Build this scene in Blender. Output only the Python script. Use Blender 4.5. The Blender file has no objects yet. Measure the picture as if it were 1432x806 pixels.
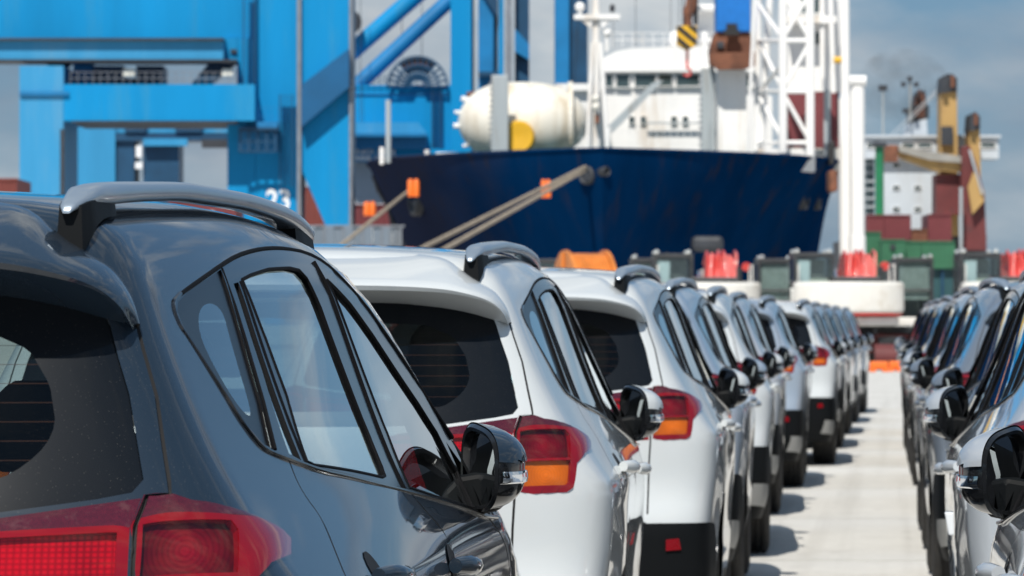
import bpy, bmesh, math, random
import numpy as np
from mathutils import Vector, Matrix
from mathutils.geometry import delaunay_2d_cdt

random.seed(7)
rng = np.random.default_rng(7)
SC = bpy.context.scene
COL = SC.collection

# ------------------------------------------------------------------ camera
EYE = 1.44                       # the photographer's eye height
FOC = 6500.0                     # focal length in photograph pixels (1432 wide)
VPX, HORY = 1262.0, 449.0        # where the rows of cars converge
YAW = math.atan((VPX - 716) / FOC)
PITCH = math.atan((HORY - 403) / FOC)
cam_d = bpy.data.cameras.new('camera')
cam = bpy.data.objects.new('camera', cam_d)
COL.objects.link(cam)
cam.location = (0, 0, EYE)
cam.rotation_euler = (math.radians(90) + PITCH, 0, YAW)
cam_d.sensor_width = 36
cam_d.lens = FOC / 1432 * 36
cam_d.clip_start = .1
cam_d.clip_end = 20000
cam_d.dof.use_dof = True
cam_d.dof.focus_distance = 8.6
cam_d.dof.aperture_fstop = 16.5
SC.camera = cam

# ------------------------------------------------------------------ light
SUN_DIR = Vector((-.10, -.62, .77)).normalized()          # towards the sun: high, behind the camera, a little to its left
sun_d = bpy.data.lights.new('sun', 'SUN')
sun_d.energy = 5.0
sun_d.angle = math.radians(.6)
sun_d.color = (1.0, .95, .87)
sun = bpy.data.objects.new('sun', sun_d)
COL.objects.link(sun)
sun.rotation_euler = SUN_DIR.to_track_quat('Z', 'Y').to_euler()

world = bpy.data.worlds.new('World')
SC.world = world
world.use_nodes = True
wn, wl = world.node_tree.nodes, world.node_tree.links
wn.clear()
w_out = wn.new('ShaderNodeOutputWorld')
w_bg = wn.new('ShaderNodeBackground')
w_bg.inputs['Strength'].default_value = .12
w_sky = wn.new('ShaderNodeTexSky')
w_sky.sky_type = 'NISHITA'
w_sky.sun_disc = False
w_sky.sun_elevation = math.asin(SUN_DIR.z)
w_sky.sun_rotation = math.atan2(SUN_DIR.x, SUN_DIR.y)
w_sky.air_density = 1.3
w_sky.dust_density = .3
w_sky.ozone_density = 3.0
# scattered cloud over the whole sky
w_tc = wn.new('ShaderNodeTexCoord')
w_map = wn.new('ShaderNodeMapping')
w_map.inputs['Scale'].default_value = (1, 1, 2.6)
w_map.inputs['Location'].default_value = (5.2, 2.2, .1)
wl.new(w_tc.outputs['Generated'], w_map.inputs['Vector'])
w_n1 = wn.new('ShaderNodeTexNoise')
w_n1.inputs['Scale'].default_value = 4.2
w_n1.inputs['Detail'].default_value = 9
w_n1.inputs['Roughness'].default_value = .58
w_n1.inputs['Distortion'].default_value = .25
wl.new(w_map.outputs['Vector'], w_n1.inputs['Vector'])
w_r1 = wn.new('ShaderNodeValToRGB')
w_r1.color_ramp.elements[0].position = .47
w_r1.color_ramp.elements[1].position = .61
wl.new(w_n1.outputs['Fac'], w_r1.inputs['Fac'])
w_n2 = wn.new('ShaderNodeTexNoise')
w_n2.inputs['Scale'].default_value = 9
w_n2.inputs['Detail'].default_value = 7
wl.new(w_map.outputs['Vector'], w_n2.inputs['Vector'])
w_cc = wn.new('ShaderNodeValToRGB')
w_cc.color_ramp.elements[0].position = .35
w_cc.color_ramp.elements[0].color = (1.7, 2.2, 2.9, 1)
w_cc.color_ramp.elements[1].position = .68
w_cc.color_ramp.elements[1].color = (5.8, 6.1, 6.2, 1)
wl.new(w_n2.outputs['Fac'], w_cc.inputs['Fac'])
w_tint = wn.new('ShaderNodeMix')
w_tint.data_type = 'RGBA'
w_tint.blend_type = 'MULTIPLY'
w_tint.inputs[0].default_value = 1
w_tint.inputs[7].default_value = (.66, .86, 1.12, 1)
wl.new(w_sky.outputs['Color'], w_tint.inputs[6])
w_veil = wn.new('ShaderNodeMix')                         # thin blue veil of moist sea air over the whole sky
w_veil.data_type = 'RGBA'
w_veil.inputs[0].default_value = .8
w_veil.inputs[7].default_value = (.85, 1.75, 2.95, 1)
wl.new(w_tint.outputs[2], w_veil.inputs[6])
w_mix = wn.new('ShaderNodeMix')
w_mix.data_type = 'RGBA'
wl.new(w_r1.outputs['Color'], w_mix.inputs[0])
wl.new(w_veil.outputs[2], w_mix.inputs[6])
wl.new(w_cc.outputs['Color'], w_mix.inputs[7])
wl.new(w_mix.outputs[2], w_bg.inputs['Color'])
wl.new(w_bg.outputs['Background'], w_out.inputs['Surface'])

vs = SC.view_settings
vs.view_transform = 'Standard'
vs.look = 'None'
vs.exposure = 0.0
vs.gamma = 1
vs.use_curve_mapping = False

# ------------------------------------------------------------------ materials
def mat(name, col, rough=.5, metal=0., coat=0., spec=.5, var=0., vscale=3., bump=0., bscale=40., dirt=None, dscale=2., backdark=False,
        streak=False, alpha=None):
    """Principled material with object-space noise variation, optional dirt and bump."""
    m = bpy.data.materials.new(name)
    m.use_nodes = True
    n, l = m.node_tree.nodes, m.node_tree.links
    b = n['Principled BSDF']
    b.inputs['Base Color'].default_value = (*col, 1)
    b.inputs['Roughness'].default_value = rough
    b.inputs['Metallic'].default_value = metal
    b.inputs['Specular IOR Level'].default_value = spec
    if coat:
        b.inputs['Coat Weight'].default_value = coat
        b.inputs['Coat Roughness'].default_value = .025
    tc = n.new('ShaderNodeTexCoord')
    src = None
    if var or dirt:
        mp = n.new('ShaderNodeMapping')
        if streak:
            mp.inputs['Scale'].default_value = (1, 1, .12)
        l.new(tc.outputs['Object'], mp.inputs['Vector'])
        nz = n.new('ShaderNodeTexNoise')
        nz.inputs['Scale'].default_value = vscale
        nz.inputs['Detail'].default_value = 6
        nz.inputs['Roughness'].default_value = .62
        l.new(mp.outputs['Vector'], nz.inputs['Vector'])
        rp = n.new('ShaderNodeValToRGB')
        rp.color_ramp.elements[0].position = .3
        rp.color_ramp.elements[1].position = .72
        rp.color_ramp.elements[0].color = (*[c*(1-var) for c in col], 1)
        rp.color_ramp.elements[1].color = (*[min(1, c*(1+var)) for c in col], 1)
        l.new(nz.outputs['Fac'], rp.inputs['Fac'])
        src = rp.outputs['Color']
    if dirt:
        nd = n.new('ShaderNodeTexNoise')
        nd.inputs['Scale'].default_value = dscale
        nd.inputs['Detail'].default_value = 8
        nd.inputs['Roughness'].default_value = .7
        l.new(mp.outputs['Vector'], nd.inputs['Vector'])
        rd = n.new('ShaderNodeValToRGB')
        rd.color_ramp.elements[0].position = .54
        rd.color_ramp.elements[1].position = .72
        l.new(nd.outputs['Fac'], rd.inputs['Fac'])
        mx = n.new('ShaderNodeMix')
        mx.data_type = 'RGBA'
        l.new(rd.outputs['Color'], mx.inputs[0])
        l.new(src, mx.inputs[6])
        mx.inputs[7].default_value = (*dirt, 1)
        src = mx.outputs[2]
    if src is not None:
        l.new(src, b.inputs['Base Color'])
    if bump:
        nb = n.new('ShaderNodeTexNoise')
        nb.inputs['Scale'].default_value = bscale
        nb.inputs['Detail'].default_value = 5
        l.new(tc.outputs['Object'], nb.inputs['Vector'])
        bp = n.new('ShaderNodeBump')
        bp.inputs['Strength'].default_value = bump
        bp.inputs['Distance'].default_value = .02
        l.new(nb.outputs['Fac'], bp.inputs['Height'])
        l.new(bp.outputs['Normal'], b.inputs['Normal'])
    if backdark:                     # the inner side of the sheet metal is dark trim
        db = n.new('ShaderNodeBsdfDiffuse')
        db.inputs['Color'].default_value = (.09, .09, .088, 1)
        ge = n.new('ShaderNodeNewGeometry')
        ms = n.new('ShaderNodeMixShader')
        l.new(ge.outputs['Backfacing'], ms.inputs[0])
        l.new(b.outputs['BSDF'], ms.inputs[1])
        l.new(db.outputs['BSDF'], ms.inputs[2])
        l.new(ms.outputs['Shader'], n['Material Output'].inputs['Surface'])
    return m

def car_paint(name, col, metal, rough, dust=.10, specks=2.2):
    """Clear-coated paint with fine flake variation and a thin film of pale dust."""
    m = mat(name, col, rough, metal, 1.0, .5, backdark=True)
    n, l = m.node_tree.nodes, m.node_tree.links
    b = n['Principled BSDF']
    b.inputs['Specular IOR Level'].default_value = .5 if metal else .12
    tc = n.new('ShaderNodeTexCoord')
    fl = n.new('ShaderNodeTexNoise')
    fl.inputs['Scale'].default_value = 900
    fl.inputs['Detail'].default_value = 2
    l.new(tc.outputs['Object'], fl.inputs['Vector'])
    nz = n.new('ShaderNodeTexNoise')
    nz.inputs['Scale'].default_value = 5
    nz.inputs['Detail'].default_value = 8
    nz.inputs['Roughness'].default_value = .7
    l.new(tc.outputs['Object'], nz.inputs['Vector'])
    sp = n.new('ShaderNodeTexVoronoi')
    sp.inputs['Scale'].default_value = 170
    l.new(tc.outputs['Object'], sp.inputs['Vector'])
    rs = n.new('ShaderNodeValToRGB')
    rs.color_ramp.elements[0].position = .03
    rs.color_ramp.elements[0].color = (1, 1, 1, 1)
    rs.color_ramp.elements[1].position = .16
    rs.color_ramp.elements[1].color = (0, 0, 0, 1)
    l.new(sp.outputs['Distance'], rs.inputs['Fac'])
    r1 = n.new('ShaderNodeValToRGB')
    r1.color_ramp.elements[0].color = (*[c*.95 for c in col], 1)
    r1.color_ramp.elements[1].color = (*[min(1, c*1.05) for c in col], 1)
    l.new(fl.outputs['Fac'], r1.inputs['Fac'])
    ml = n.new('ShaderNodeMath'); ml.operation = 'MULTIPLY'
    l.new(nz.outputs['Fac'], ml.inputs[0]); l.new(rs.outputs['Color'], ml.inputs[1])
    ad = n.new('ShaderNodeMath'); ad.operation = 'MULTIPLY_ADD'
    l.new(nz.outputs['Fac'], ad.inputs[0]); ad.inputs[1].default_value = dust*.5
    m2 = n.new('ShaderNodeMath'); m2.operation = 'MULTIPLY'
    l.new(ml.outputs[0], m2.inputs[0]); m2.inputs[1].default_value = dust*specks
    l.new(m2.outputs[0], ad.inputs[2])
    mx = n.new('ShaderNodeMix'); mx.data_type = 'RGBA'
    l.new(ad.outputs[0], mx.inputs[0]); l.new(r1.outputs['Color'], mx.inputs[6])
    mx.inputs[7].default_value = (.48, .45, .40, 1)
    l.new(mx.outputs[2], b.inputs['Base Color'])
    return m

def glass_mat(name, tint, refl=1.0, dust=.03, lines=False, rough=.0):
    """Thin window pane: tinted transmission, Fresnel reflection, a little dust."""
    m = bpy.data.materials.new(name)
    m.use_nodes = True
    n, l = m.node_tree.nodes, m.node_tree.links
    n.clear()
    out = n.new('ShaderNodeOutputMaterial')
    tr = n.new('ShaderNodeBsdfTransparent'); tr.inputs['Color'].default_value = (*tint, 1)
    gl = n.new('ShaderNodeBsdfGlossy'); gl.inputs['Roughness'].default_value = rough
    gl.inputs['Color'].default_value = (.93, .98, 1, 1)
    lw = n.new('ShaderNodeLayerWeight'); lw.inputs['Blend'].default_value = .5     # Schlick's law, alike from both sides of the pane
    pw = n.new('ShaderNodeMath'); pw.operation = 'POWER'; pw.inputs[1].default_value = 4.6
    l.new(lw.outputs['Facing'], pw.inputs[0])
    fr = n.new('ShaderNodeMath'); fr.operation = 'MULTIPLY_ADD'; fr.inputs[1].default_value = .92; fr.inputs[2].default_value = .05
    l.new(pw.outputs[0], fr.inputs[0])
    mu = n.new('ShaderNodeMath'); mu.operation = 'MULTIPLY'; mu.use_clamp = True
    mu.inputs[1].default_value = 1.25*refl
    l.new(fr.outputs[0], mu.inputs[0])
    mx = n.new('ShaderNodeMixShader')
    l.new(mu.outputs[0], mx.inputs[0]); l.new(tr.outputs[0], mx.inputs[1]); l.new(gl.outputs[0], mx.inputs[2])
    df = n.new('ShaderNodeBsdfDiffuse'); df.inputs['Color'].default_value = (.42, .40, .37, 1)
    tc = n.new('ShaderNodeTexCoord')
    vo = n.new('ShaderNodeTexVoronoi'); vo.inputs['Scale'].default_value = 120
    l.new(tc.outputs['Object'], vo.inputs['Vector'])
    rs = n.new('ShaderNodeValToRGB')
    rs.color_ramp.elements[0].position = .05; rs.color_ramp.elements[0].color = (1, 1, 1, 1)
    rs.color_ramp.elements[1].position = .20; rs.color_ramp.elements[1].color = (.16, .16, .16, 1)
    l.new(vo.outputs['Distance'], rs.inputs['Fac'])
    nz = n.new('ShaderNodeTexNoise'); nz.inputs['Scale'].default_value = 9; nz.inputs['Detail'].default_value = 6
    l.new(tc.outputs['Object'], nz.inputs['Vector'])
    m1 = n.new('ShaderNodeMath'); m1.operation = 'MULTIPLY'
    l.new(rs.outputs['Color'], m1.inputs[0]); l.new(nz.outputs['Fac'], m1.inputs[1])
    m2 = n.new('ShaderNodeMath'); m2.operation = 'MULTIPLY'; m2.inputs[1].default_value = dust*2
    l.new(m1.outputs[0], m2.inputs[0])
    fac = m2.outputs[0]
    if lines:                       # heater wires printed on the pane
        sx = n.new('ShaderNodeSeparateXYZ'); l.new(tc.outputs['Object'], sx.inputs[0])
        md = n.new('ShaderNodeMath'); md.operation = 'FRACT'
        mm = n.new('ShaderNodeMath'); mm.operation = 'MULTIPLY'; mm.inputs[1].default_value = 1/.027
        l.new(sx.outputs['Z'], mm.inputs[0]); l.new(mm.outputs[0], md.inputs[0])
        lt = n.new('ShaderNodeMath'); lt.operation = 'LESS_THAN'; lt.inputs[1].default_value = .05
        l.new(md.outputs[0], lt.inputs[0])
        dl = n.new('ShaderNodeBsdfDiffuse'); dl.inputs['Color'].default_value = (.05, .028, .022, 1)
        mxl = n.new('ShaderNodeMixShader')
        ml = n.new('ShaderNodeMath'); ml.operation = 'MULTIPLY'; ml.inputs[1].default_value = .5
        l.new(lt.outputs[0], ml.inputs[0]); l.new(ml.outputs[0], mxl.inputs[0])
        l.new(mx.outputs[0], mxl.inputs[1]); l.new(dl.outputs[0], mxl.inputs[2])
        mx = mxl
    mxd = n.new('ShaderNodeMixShader')
    l.new(fac, mxd.inputs[0]); l.new(mx.outputs[0], mxd.inputs[1]); l.new(df.outputs[0], mxd.inputs[2])
    l.new(mxd.outputs[0], out.inputs['Surface'])
    return m

def lens_mat(name, col, rough=.06, mode='grid', lo=.35, hi=1.5, cx=.72, cz=1.06):
    """Moulded lamp plastic: glossy coat over reflector cells (rows of prisms, rings round a bulb, or plain)."""
    m = mat(name, col, rough, 0, .7 if mode == 'plain' else 0, .3 if mode == 'plain' else .12)
    n, l = m.node_tree.nodes, m.node_tree.links
    b = n['Principled BSDF']
    tc = n.new('ShaderNodeTexCoord')
    sx = n.new('ShaderNodeSeparateXYZ')
    l.new(tc.outputs['Object'], sx.inputs[0])
    def math_(op, a_, b_=None):
        q = n.new('ShaderNodeMath'); q.operation = op
        for k, v in ((0, a_), (1, b_)):
            if v is None: continue
            if isinstance(v, (int, float)): q.inputs[k].default_value = v
            else: l.new(v, q.inputs[k])
        return q.outputs[0]
    ax = math_('ABSOLUTE', sx.outputs['X'])
    nz = n.new('ShaderNodeTexNoise'); nz.inputs['Scale'].default_value = 16; nz.inputs['Detail'].default_value = 3
    l.new(tc.outputs['Object'], nz.inputs['Vector'])
    if mode == 'grid':
        u = math_('ABSOLUTE', math_('SINE', math_('MULTIPLY', ax, 330.)))
        v = math_('ABSOLUTE', math_('SINE', math_('MULTIPLY', sx.outputs['Z'], 400.)))
        pat = math_('ADD', math_('MULTIPLY', math_('MULTIPLY', u, v), .55), math_('MULTIPLY', nz.outputs['Fac'], .75))
        pat = math_('SUBTRACT', pat, .12)
    elif mode == 'rings':
        dx = math_('SUBTRACT', ax, cx); dz = math_('SUBTRACT', sx.outputs['Z'], cz)
        r2 = math_('SQRT', math_('ADD', math_('MULTIPLY', dx, dx), math_('MULTIPLY', dz, dz)))
        w = math_('ABSOLUTE', math_('SINE', math_('MULTIPLY', r2, 420.)))
        fall = math_('SUBTRACT', 1.0, math_('MULTIPLY', r2, 9.))
        pat = math_('MULTIPLY', math_('ADD', math_('MULTIPLY', w, .22), math_('MULTIPLY', nz.outputs['Fac'], 1.0)), math_('MAXIMUM', fall, .15))
    else:
        pat = nz.outputs['Fac']
    rp = n.new('ShaderNodeValToRGB')
    rp.color_ramp.elements[0].position = .12
    rp.color_ramp.elements[0].color = (*[c*lo for c in col], 1)
    rp.color_ramp.elements[1].position = .85
    rp.color_ramp.elements[1].color = (*[min(1, c*hi) for c in col], 1)
    l.new(pat, rp.inputs['Fac']); l.new(rp.outputs['Color'], b.inputs['Base Color'])
    return m

M = {}
M['slate'] = car_paint('slate_paint', (.010, .020, .034), .0, .45, .022, 12.)
M['white'] = car_paint('white_paint', (.55, .58, .59), .0, .35, .08)
M['silver'] = car_paint('silver_paint', (.50, .53, .56), .30, .30, .08)
M['pale_blue'] = car_paint('pale_blue_paint', (.40, .47, .55), .35, .30, .08)
M['steel'] = car_paint('steel_paint', (.20, .235, .28), .4, .30, .08)
M['beige'] = car_paint('beige_paint', (.40, .385, .35), .35, .32, .08)
M['dark_blue'] = car_paint('dark_blue_paint', (.055, .085, .14), .6, .30, .08)
M['trim'] = mat('black_trim', (.012, .013, .015), .12, 0, 0, .5)
M['rubber'] = mat('black_rubber', (.006, .006, .007), .7, spec=.08)
M['plastic'] = mat('black_plastic', (.006, .007, .008), .55, spec=.10, bump=.05, bscale=500)
M['seam'] = mat('seam_black', (.006, .006, .007), .7)
M['chrome'] = mat('chrome', (.75, .77, .80), .08, 1.0)
M['rail'] = mat('satin_rail', (.33, .39, .45), .30, .55, .4)
M['mirror'] = mat('mirror_glass', (.80, .84, .88), .01, 1.0)
M['glass'] = glass_mat('side_glass', (.80, .90, .89), 1.15, .03)
M['glass_dark'] = glass_mat('tailgate_glass', (.32, .40, .41), .35, .015, lines=True)
M['glass_front'] = glass_mat('screen_glass', (.82, .88, .87), 1.0, .04)
M['frit'] = car_paint('window_frit', (.004, .006, .009), 0, .3, .012, 16.)
M['frit'].node_tree.nodes['Principled BSDF'].inputs['Coat Weight'].default_value = .22
M['lens_red'] = lens_mat('lens_red', (.34, .002, .008), .06, 'grid', .5, 1.5)
M['lens_frame'] = lens_mat('lens_frame_red', (.20, .002, .006), .05, 'plain', .8, 1.25)
M['lens_cap'] = mat('lens_cap_red', (.070, .004, .010), .14, 0, 1.0, .5, var=.25, vscale=160, dirt=(.11, .04, .04), dscale=30)
M['lens_dark'] = lens_mat('lens_dark_red', (.085, .002, .006), .06, 'rings', .35, 2.6, .725, 1.115)
M['lens_amber'] = lens_mat('lens_amber', (.46, .115, .004), .06, 'rings', .75, 1.7, .735, 1.04)
M['lens_clear'] = glass_mat('lens_cover', (.96, .88, .86), .55, .01)
M['tyre'] = mat('tyre_rubber', (.020, .019, .018), .75, var=.3, vscale=20, bump=.4, bscale=90, dirt=(.07, .06, .05), dscale=6)
M['alloy'] = mat('wheel_alloy', (.50, .51, .53), .3, .9)
M['seat'] = mat('seat_cloth', (.035, .036, .038), .85, var=.25, vscale=60)
M['cabin'] = mat('cabin_trim', (.045, .045, .046), .7)
M['headliner'] = mat('headliner', (.40, .40, .38), .9)
M['skid'] = mat('skid_plate_grey', (.30, .30, .29), .45, .3)
M['sticker'] = mat('paper_sticker', (.72, .76, .80), .6)

# ------------------------------------------------------------------ object helpers
def new_mesh_obj(name, verts, faces, materials, parent=None, smooth=True, normals=None, midx=None):
    me = bpy.data.meshes.new(name)
    me.from_pydata([tuple(map(float, v)) for v in verts], [], [tuple(map(int, f)) for f in faces])
    for m in (materials if isinstance(materials, (list, tuple)) else [materials]):
        me.materials.append(m)
    if midx is not None:
        me.polygons.foreach_set('material_index', [int(i) for i in midx])
    me.polygons.foreach_set('use_smooth', [smooth]*len(me.polygons))
    me.update()
    if normals is not None:
        me.normals_split_custom_set_from_vertices([tuple(map(float, q)) for q in normals])
    o = bpy.data.objects.new(name, me)
    COL.objects.link(o)
    if parent is not None:
        o.parent = parent
    return o

def empty(name, loc=(0, 0, 0), rz=0., label=None, cat=None, group=None):
    o = bpy.data.objects.new(name, None)
    o.empty_display_size = .2
    COL.objects.link(o)
    o.location = loc
    o.rotation_euler = (0, 0, rz)
    tag(o, label, cat, group)
    return o

def tag(o, label=None, cat=None, group=None, kind=None):
    if label: o['label'] = label
    if cat: o['category'] = cat
    if group: o['group'] = group
    if kind: o['kind'] = kind
    return o

class MB:
    """Collects shapes into one mesh."""
    def __init__(s):
        s.v, s.f = [], []
    def add(s, v, f):
        k = len(s.v)
        s.v += [tuple(p) for p in v]
        s.f += [tuple(i+k for i in q) for q in f]
        return s
    def box(s, x0, x1, y0, y1, z0, z1):
        v = [(x, y, z) for z in (z0, z1) for y in (y0, y1) for x in (x0, x1)]
        return s.add(v, [(0, 2, 3, 1), (4, 5, 7, 6), (0, 1, 5, 4), (1, 3, 7, 5), (3, 2, 6, 7), (2, 0, 4, 6)])
    def bar(s, a, b, r, n=8, r2=None, sq=False):
        a, b = Vector(a), Vector(b)
        d = (b-a).normalized()
        q = d.to_track_quat('Z', 'Y')
        r2 = r if r2 is None else r2
        v = []
        for p, rr in ((a, r), (b, r2)):
            for k in range(n):
                t = 2*math.pi*(k+.5)/n
                v.append(p + q @ Vector((math.cos(t)*rr, math.sin(t)*rr, 0)))
        f = [(k, (k+1) % n, n+(k+1) % n, n+k) for k in range(n)]
        f += [tuple(range(n))[::-1], tuple(range(n, 2*n))]
        return s.add(v, f)
    def tube(s, pts, r, n=8):
        pts = [Vector(p) for p in pts]
        v = []
        for i, p in enumerate(pts):
            d = (pts[min(i+1, len(pts)-1)] - pts[max(i-1, 0)]).normalized()
            q = d.to_track_quat('Z', 'Y')
            rr = r[i] if isinstance(r, (list, tuple)) else r
            for k in range(n):
                t = 2*math.pi*k/n
                v.append(p + q @ Vector((math.cos(t)*rr, math.sin(t)*rr, 0)))
        f = []
        for i in range(len(pts)-1):
            for k in range(n):
                f.append((i*n+k, i*n+(k+1) % n, (i+1)*n+(k+1) % n, (i+1)*n+k))
        f += [tuple(range(n))[::-1], tuple(range((len(pts)-1)*n, len(pts)*n))]
        return s.add(v, f)
    def prism(s, poly, y0, y1):
        """polygon in (x, z) extruded along y."""
        n = len(poly)
        v = [(x, y0, z) for x, z in poly] + [(x, y1, z) for x, z in poly]
        f = [tuple(range(n)), tuple(range(n, 2*n))[::-1]]
        f += [(k, n+k, n+(k+1) % n, (k+1) % n) for k in range(n)]
        return s.add(v, f)
    def lathe(s, prof, c=(0, 0, 0), axis='x', n=32, a0=0., a1=2*math.pi):
        """profile (along axis, radius) turned about an axis through c."""
        v = []; closed = abs(a1-a0-2*math.pi) < 1e-6
        m = n if closed else n+1
        for k in range(m):
            t = a0 + (a1-a0)*k/n
            for h, r in prof:
                p = {'x': (h, r*math.cos(t), r*math.sin(t)), 'y': (r*math.cos(t), h, r*math.sin(t)), 'z': (r*math.cos(t), r*math.sin(t), h)}[axis]
                v.append((p[0]+c[0], p[1]+c[1], p[2]+c[2]))
        L = len(prof); f = []
        for k in range(n):
            k2 = (k+1) % m
            for j in range(L-1):
                f.append((k*L+j, k*L+j+1, k2*L+j+1, k2*L+j))
        return s.add(v, f)
    def build(s, name, m, parent=None, smooth=False, bevel=0., seg=2, recalc=True, sharp=.75):
        me = bpy.data.meshes.new(name)
        bm = bmesh.new()
        vs_ = [bm.verts.new(p) for p in s.v]
        for q in s.f:
            try:
                bm.faces.new([vs_[i] for i in q])
            except ValueError:
                pass
        if recalc:
            bmesh.ops.recalc_face_normals(bm, faces=bm.faces)
        if bevel:
            es = [e for e in bm.edges if len(e.link_faces) == 2 and e.calc_face_angle(0) > .6]
            bmesh.ops.bevel(bm, geom=es, offset=bevel, segments=seg, profile=.5, affect='EDGES', clamp_overlap=True)
        bm.to_mesh(me)
        bm.free()
        for q in (m if isinstance(m, (list, tuple)) else [m]):
            me.materials.append(q)
        me.polygons.foreach_set('use_smooth', [smooth]*len(me.polygons))
        if smooth: me.set_sharp_from_angle(angle=sharp)
        o = bpy.data.objects.new(name, me)
        COL.objects.link(o)
        if parent is not None:
            o.parent = parent
        return o
#<<CARGEO
def pchip(xs, ys):
    """Monotone cubic interpolation; returns a vectorised function, constant slope outside."""
    xs = np.array(xs, float); ys = np.array(ys, float)
    h = np.diff(xs); d = np.diff(ys) / h
    m = np.zeros_like(xs)
    for i in range(1, len(xs) - 1):
        if d[i-1] * d[i] > 0:
            w1 = 2*h[i] + h[i-1]; w2 = h[i] + 2*h[i-1]
            m[i] = (w1 + w2) / (w1/d[i-1] + w2/d[i])
    m[0] = d[0]; m[-1] = d[-1]
    def f(x):
        x = np.asarray(x, float)
        i = np.clip(np.searchsorted(xs, x) - 1, 0, len(xs) - 2)
        t = (x - xs[i]) / h[i]
        lo = x < xs[0]; hi = x > xs[-1]
        tc = np.clip(t, 0, 1)
        t2 = tc*tc; t3 = t2*tc
        r = (2*t3-3*t2+1)*ys[i] + (t3-2*t2+tc)*h[i]*m[i] + (-2*t3+3*t2)*ys[i+1] + (t3-t2)*h[i]*m[i+1]
        r = np.where(lo, ys[0] + m[0]*(x-xs[0]), r)
        return np.where(hi, ys[-1] + m[-1]*(x-xs[-1]), r)
    return f

def sstep(t):
    t = np.clip(t, 0, 1)
    return t*t*t*(t*(6*t - 15) + 10)

def fair(xs, ys, s):
    """pchip faired with a Gaussian of width s, so that reflections run without kinks."""
    f = pchip(xs, ys)
    d = s/8
    x = np.arange(xs[0]-8*s, xs[-1]+8*s+d, d)
    k = np.arange(-32, 33)*d
    w = np.exp(-.5*(k/s)**2); w /= w.sum()
    y = sum(wk*f(x+kk) for wk, kk in zip(w, k))
    return pchip(x, y)

def smax(a, b, k):
    h = np.maximum(k - np.abs(a-b), 0) / k
    return np.maximum(a, b) + h*h*h*k/6

def bump(t):
    return np.exp(-t*t)

# car body as an implicit surface: x to the right, y forward from the rear bumper, z up (metres)
f_w = fair([.15,.25,.38,.50,.62,.74,.86,.96,1.04,1.10,1.15,1.22,1.32,1.42,1.52,1.60,1.70],
            [.820,.860,.892,.902,.898,.902,.920,.926,.908,.880,.852,.822,.784,.748,.712,.676,.62], 0.03)
f_a = fair([.2,.6,.95,1.15,1.45,1.7],[.055,.045,.045,.09,.19,.24], 0.12)       # rear plan taper by height
f_top = fair([-.2,.30,.60,1.0,1.5,2.0,2.4,2.70,2.95,3.20,3.45,3.62,3.9,4.2,4.40,4.55,4.7],
              [1.585,1.622,1.640,1.653,1.661,1.650,1.614,1.550,1.440,1.295,1.140,1.085,1.045,.985,.915,.82,.65], 0.09)
f_crown = fair([0,.5,1.5,2.4,3.0,3.6,4.5],[.03,.03,.032,.034,.04,.05,.06], 0.3)
f_rear = fair([.15,.25,.36,.50,.62,.70,.76,.84,.95,1.05,1.14,1.22,1.32,1.42,1.52,1.62],
               [.17,.09,.035,.0,.0,.012,.05,.078,.088,.098,.120,.158,.210,.262,.318,.38], 0.022)
f_front = fair([.15,.3,.45,.6,.75,.9,1.0],[4.42,4.52,4.57,4.56,4.53,4.46,4.36], 0.05)

def car_F(x, y, z):
    ax = np.abs(x)
    yt = 1.35 + .85*sstep((z - .95)/.35)
    t = np.clip((yt - y)/yt, 0, 1.2)
    w = f_w(z) * (1 - f_a(z)*t*t)
    tf = np.clip((y - 3.3)/1.27, 0, 1.2)
    w = w * (1 - .11*tf*tf)
    # wheel arch flares and the hollow of the doors between them
    low = sstep((1.04 - z)/.32)
    for yc in (.98, 3.64):
        w = w + .022*bump((y-yc)/.42)*low*bump((z-.66)/.30)
    w = w - .014*bump((y-2.25)/.75)*bump((z-.62)/.16)
    # shoulder crease running over the rear arch into the lamp
    w = w + .012*bump((z-1.0)/.045)*sstep((2.8-y)/2.2)
    side = ax - w
    top = z - (f_top(y) - f_crown(y)*(ax/.6)**2.2)
    rear = (f_rear(z) + .105*(ax/.7)**2.6) - y
    front = y - (f_front(z) - .16*(ax/.75)**2.4)
    kr = .16
    f = smax(side, top, kr - .06*sstep((y-2.9)/.8))
    f = smax(f, rear, .17 - .05*sstep((z-1.05)/.4))
    f = smax(f, front, .16)
    return f

def car_grad(p):
    e = 1e-4
    x, y, z = p[:,0], p[:,1], p[:,2]
    g = np.stack([car_F(x+e,y,z)-car_F(x-e,y,z), car_F(x,y+e,z)-car_F(x,y-e,z), car_F(x,y,z+e)-car_F(x,y,z-e)], 1)
    return g / np.maximum(np.linalg.norm(g, axis=1, keepdims=True), 1e-12)

def bisect(p0, d, lo, hi, n=34):
    """Root of car_F along p0 + r d, inside (r=lo) to outside (r=hi)."""
    lo = np.full(len(p0), lo, float); hi = np.full(len(p0), hi, float)
    for _ in range(n):
        m = (lo+hi)/2
        q = p0 + d*m[:,None]
        ins = car_F(q[:,0], q[:,1], q[:,2]) < 0
        lo = np.where(ins, m, lo); hi = np.where(ins, hi, m)
    return p0 + d*((lo+hi)/2)[:,None]

SK0, SK1, SKZ, SKR, SKV = .95, 3.70, .75, .95, .85
def side_uv(p):
    """3D -> capsule coordinates (u along the car, v round it)."""
    p = np.atleast_2d(np.asarray(p, float))
    x, y, z = np.abs(p[:,0]), p[:,1], p[:,2]-SKZ
    rr = np.hypot(x, z); th = np.arctan2(z, x)
    yc = np.clip(y, SK0, SK1)
    al = np.arctan2(y-yc, rr)
    return np.stack([yc + al*SKR, th*SKV], 1)

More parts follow.
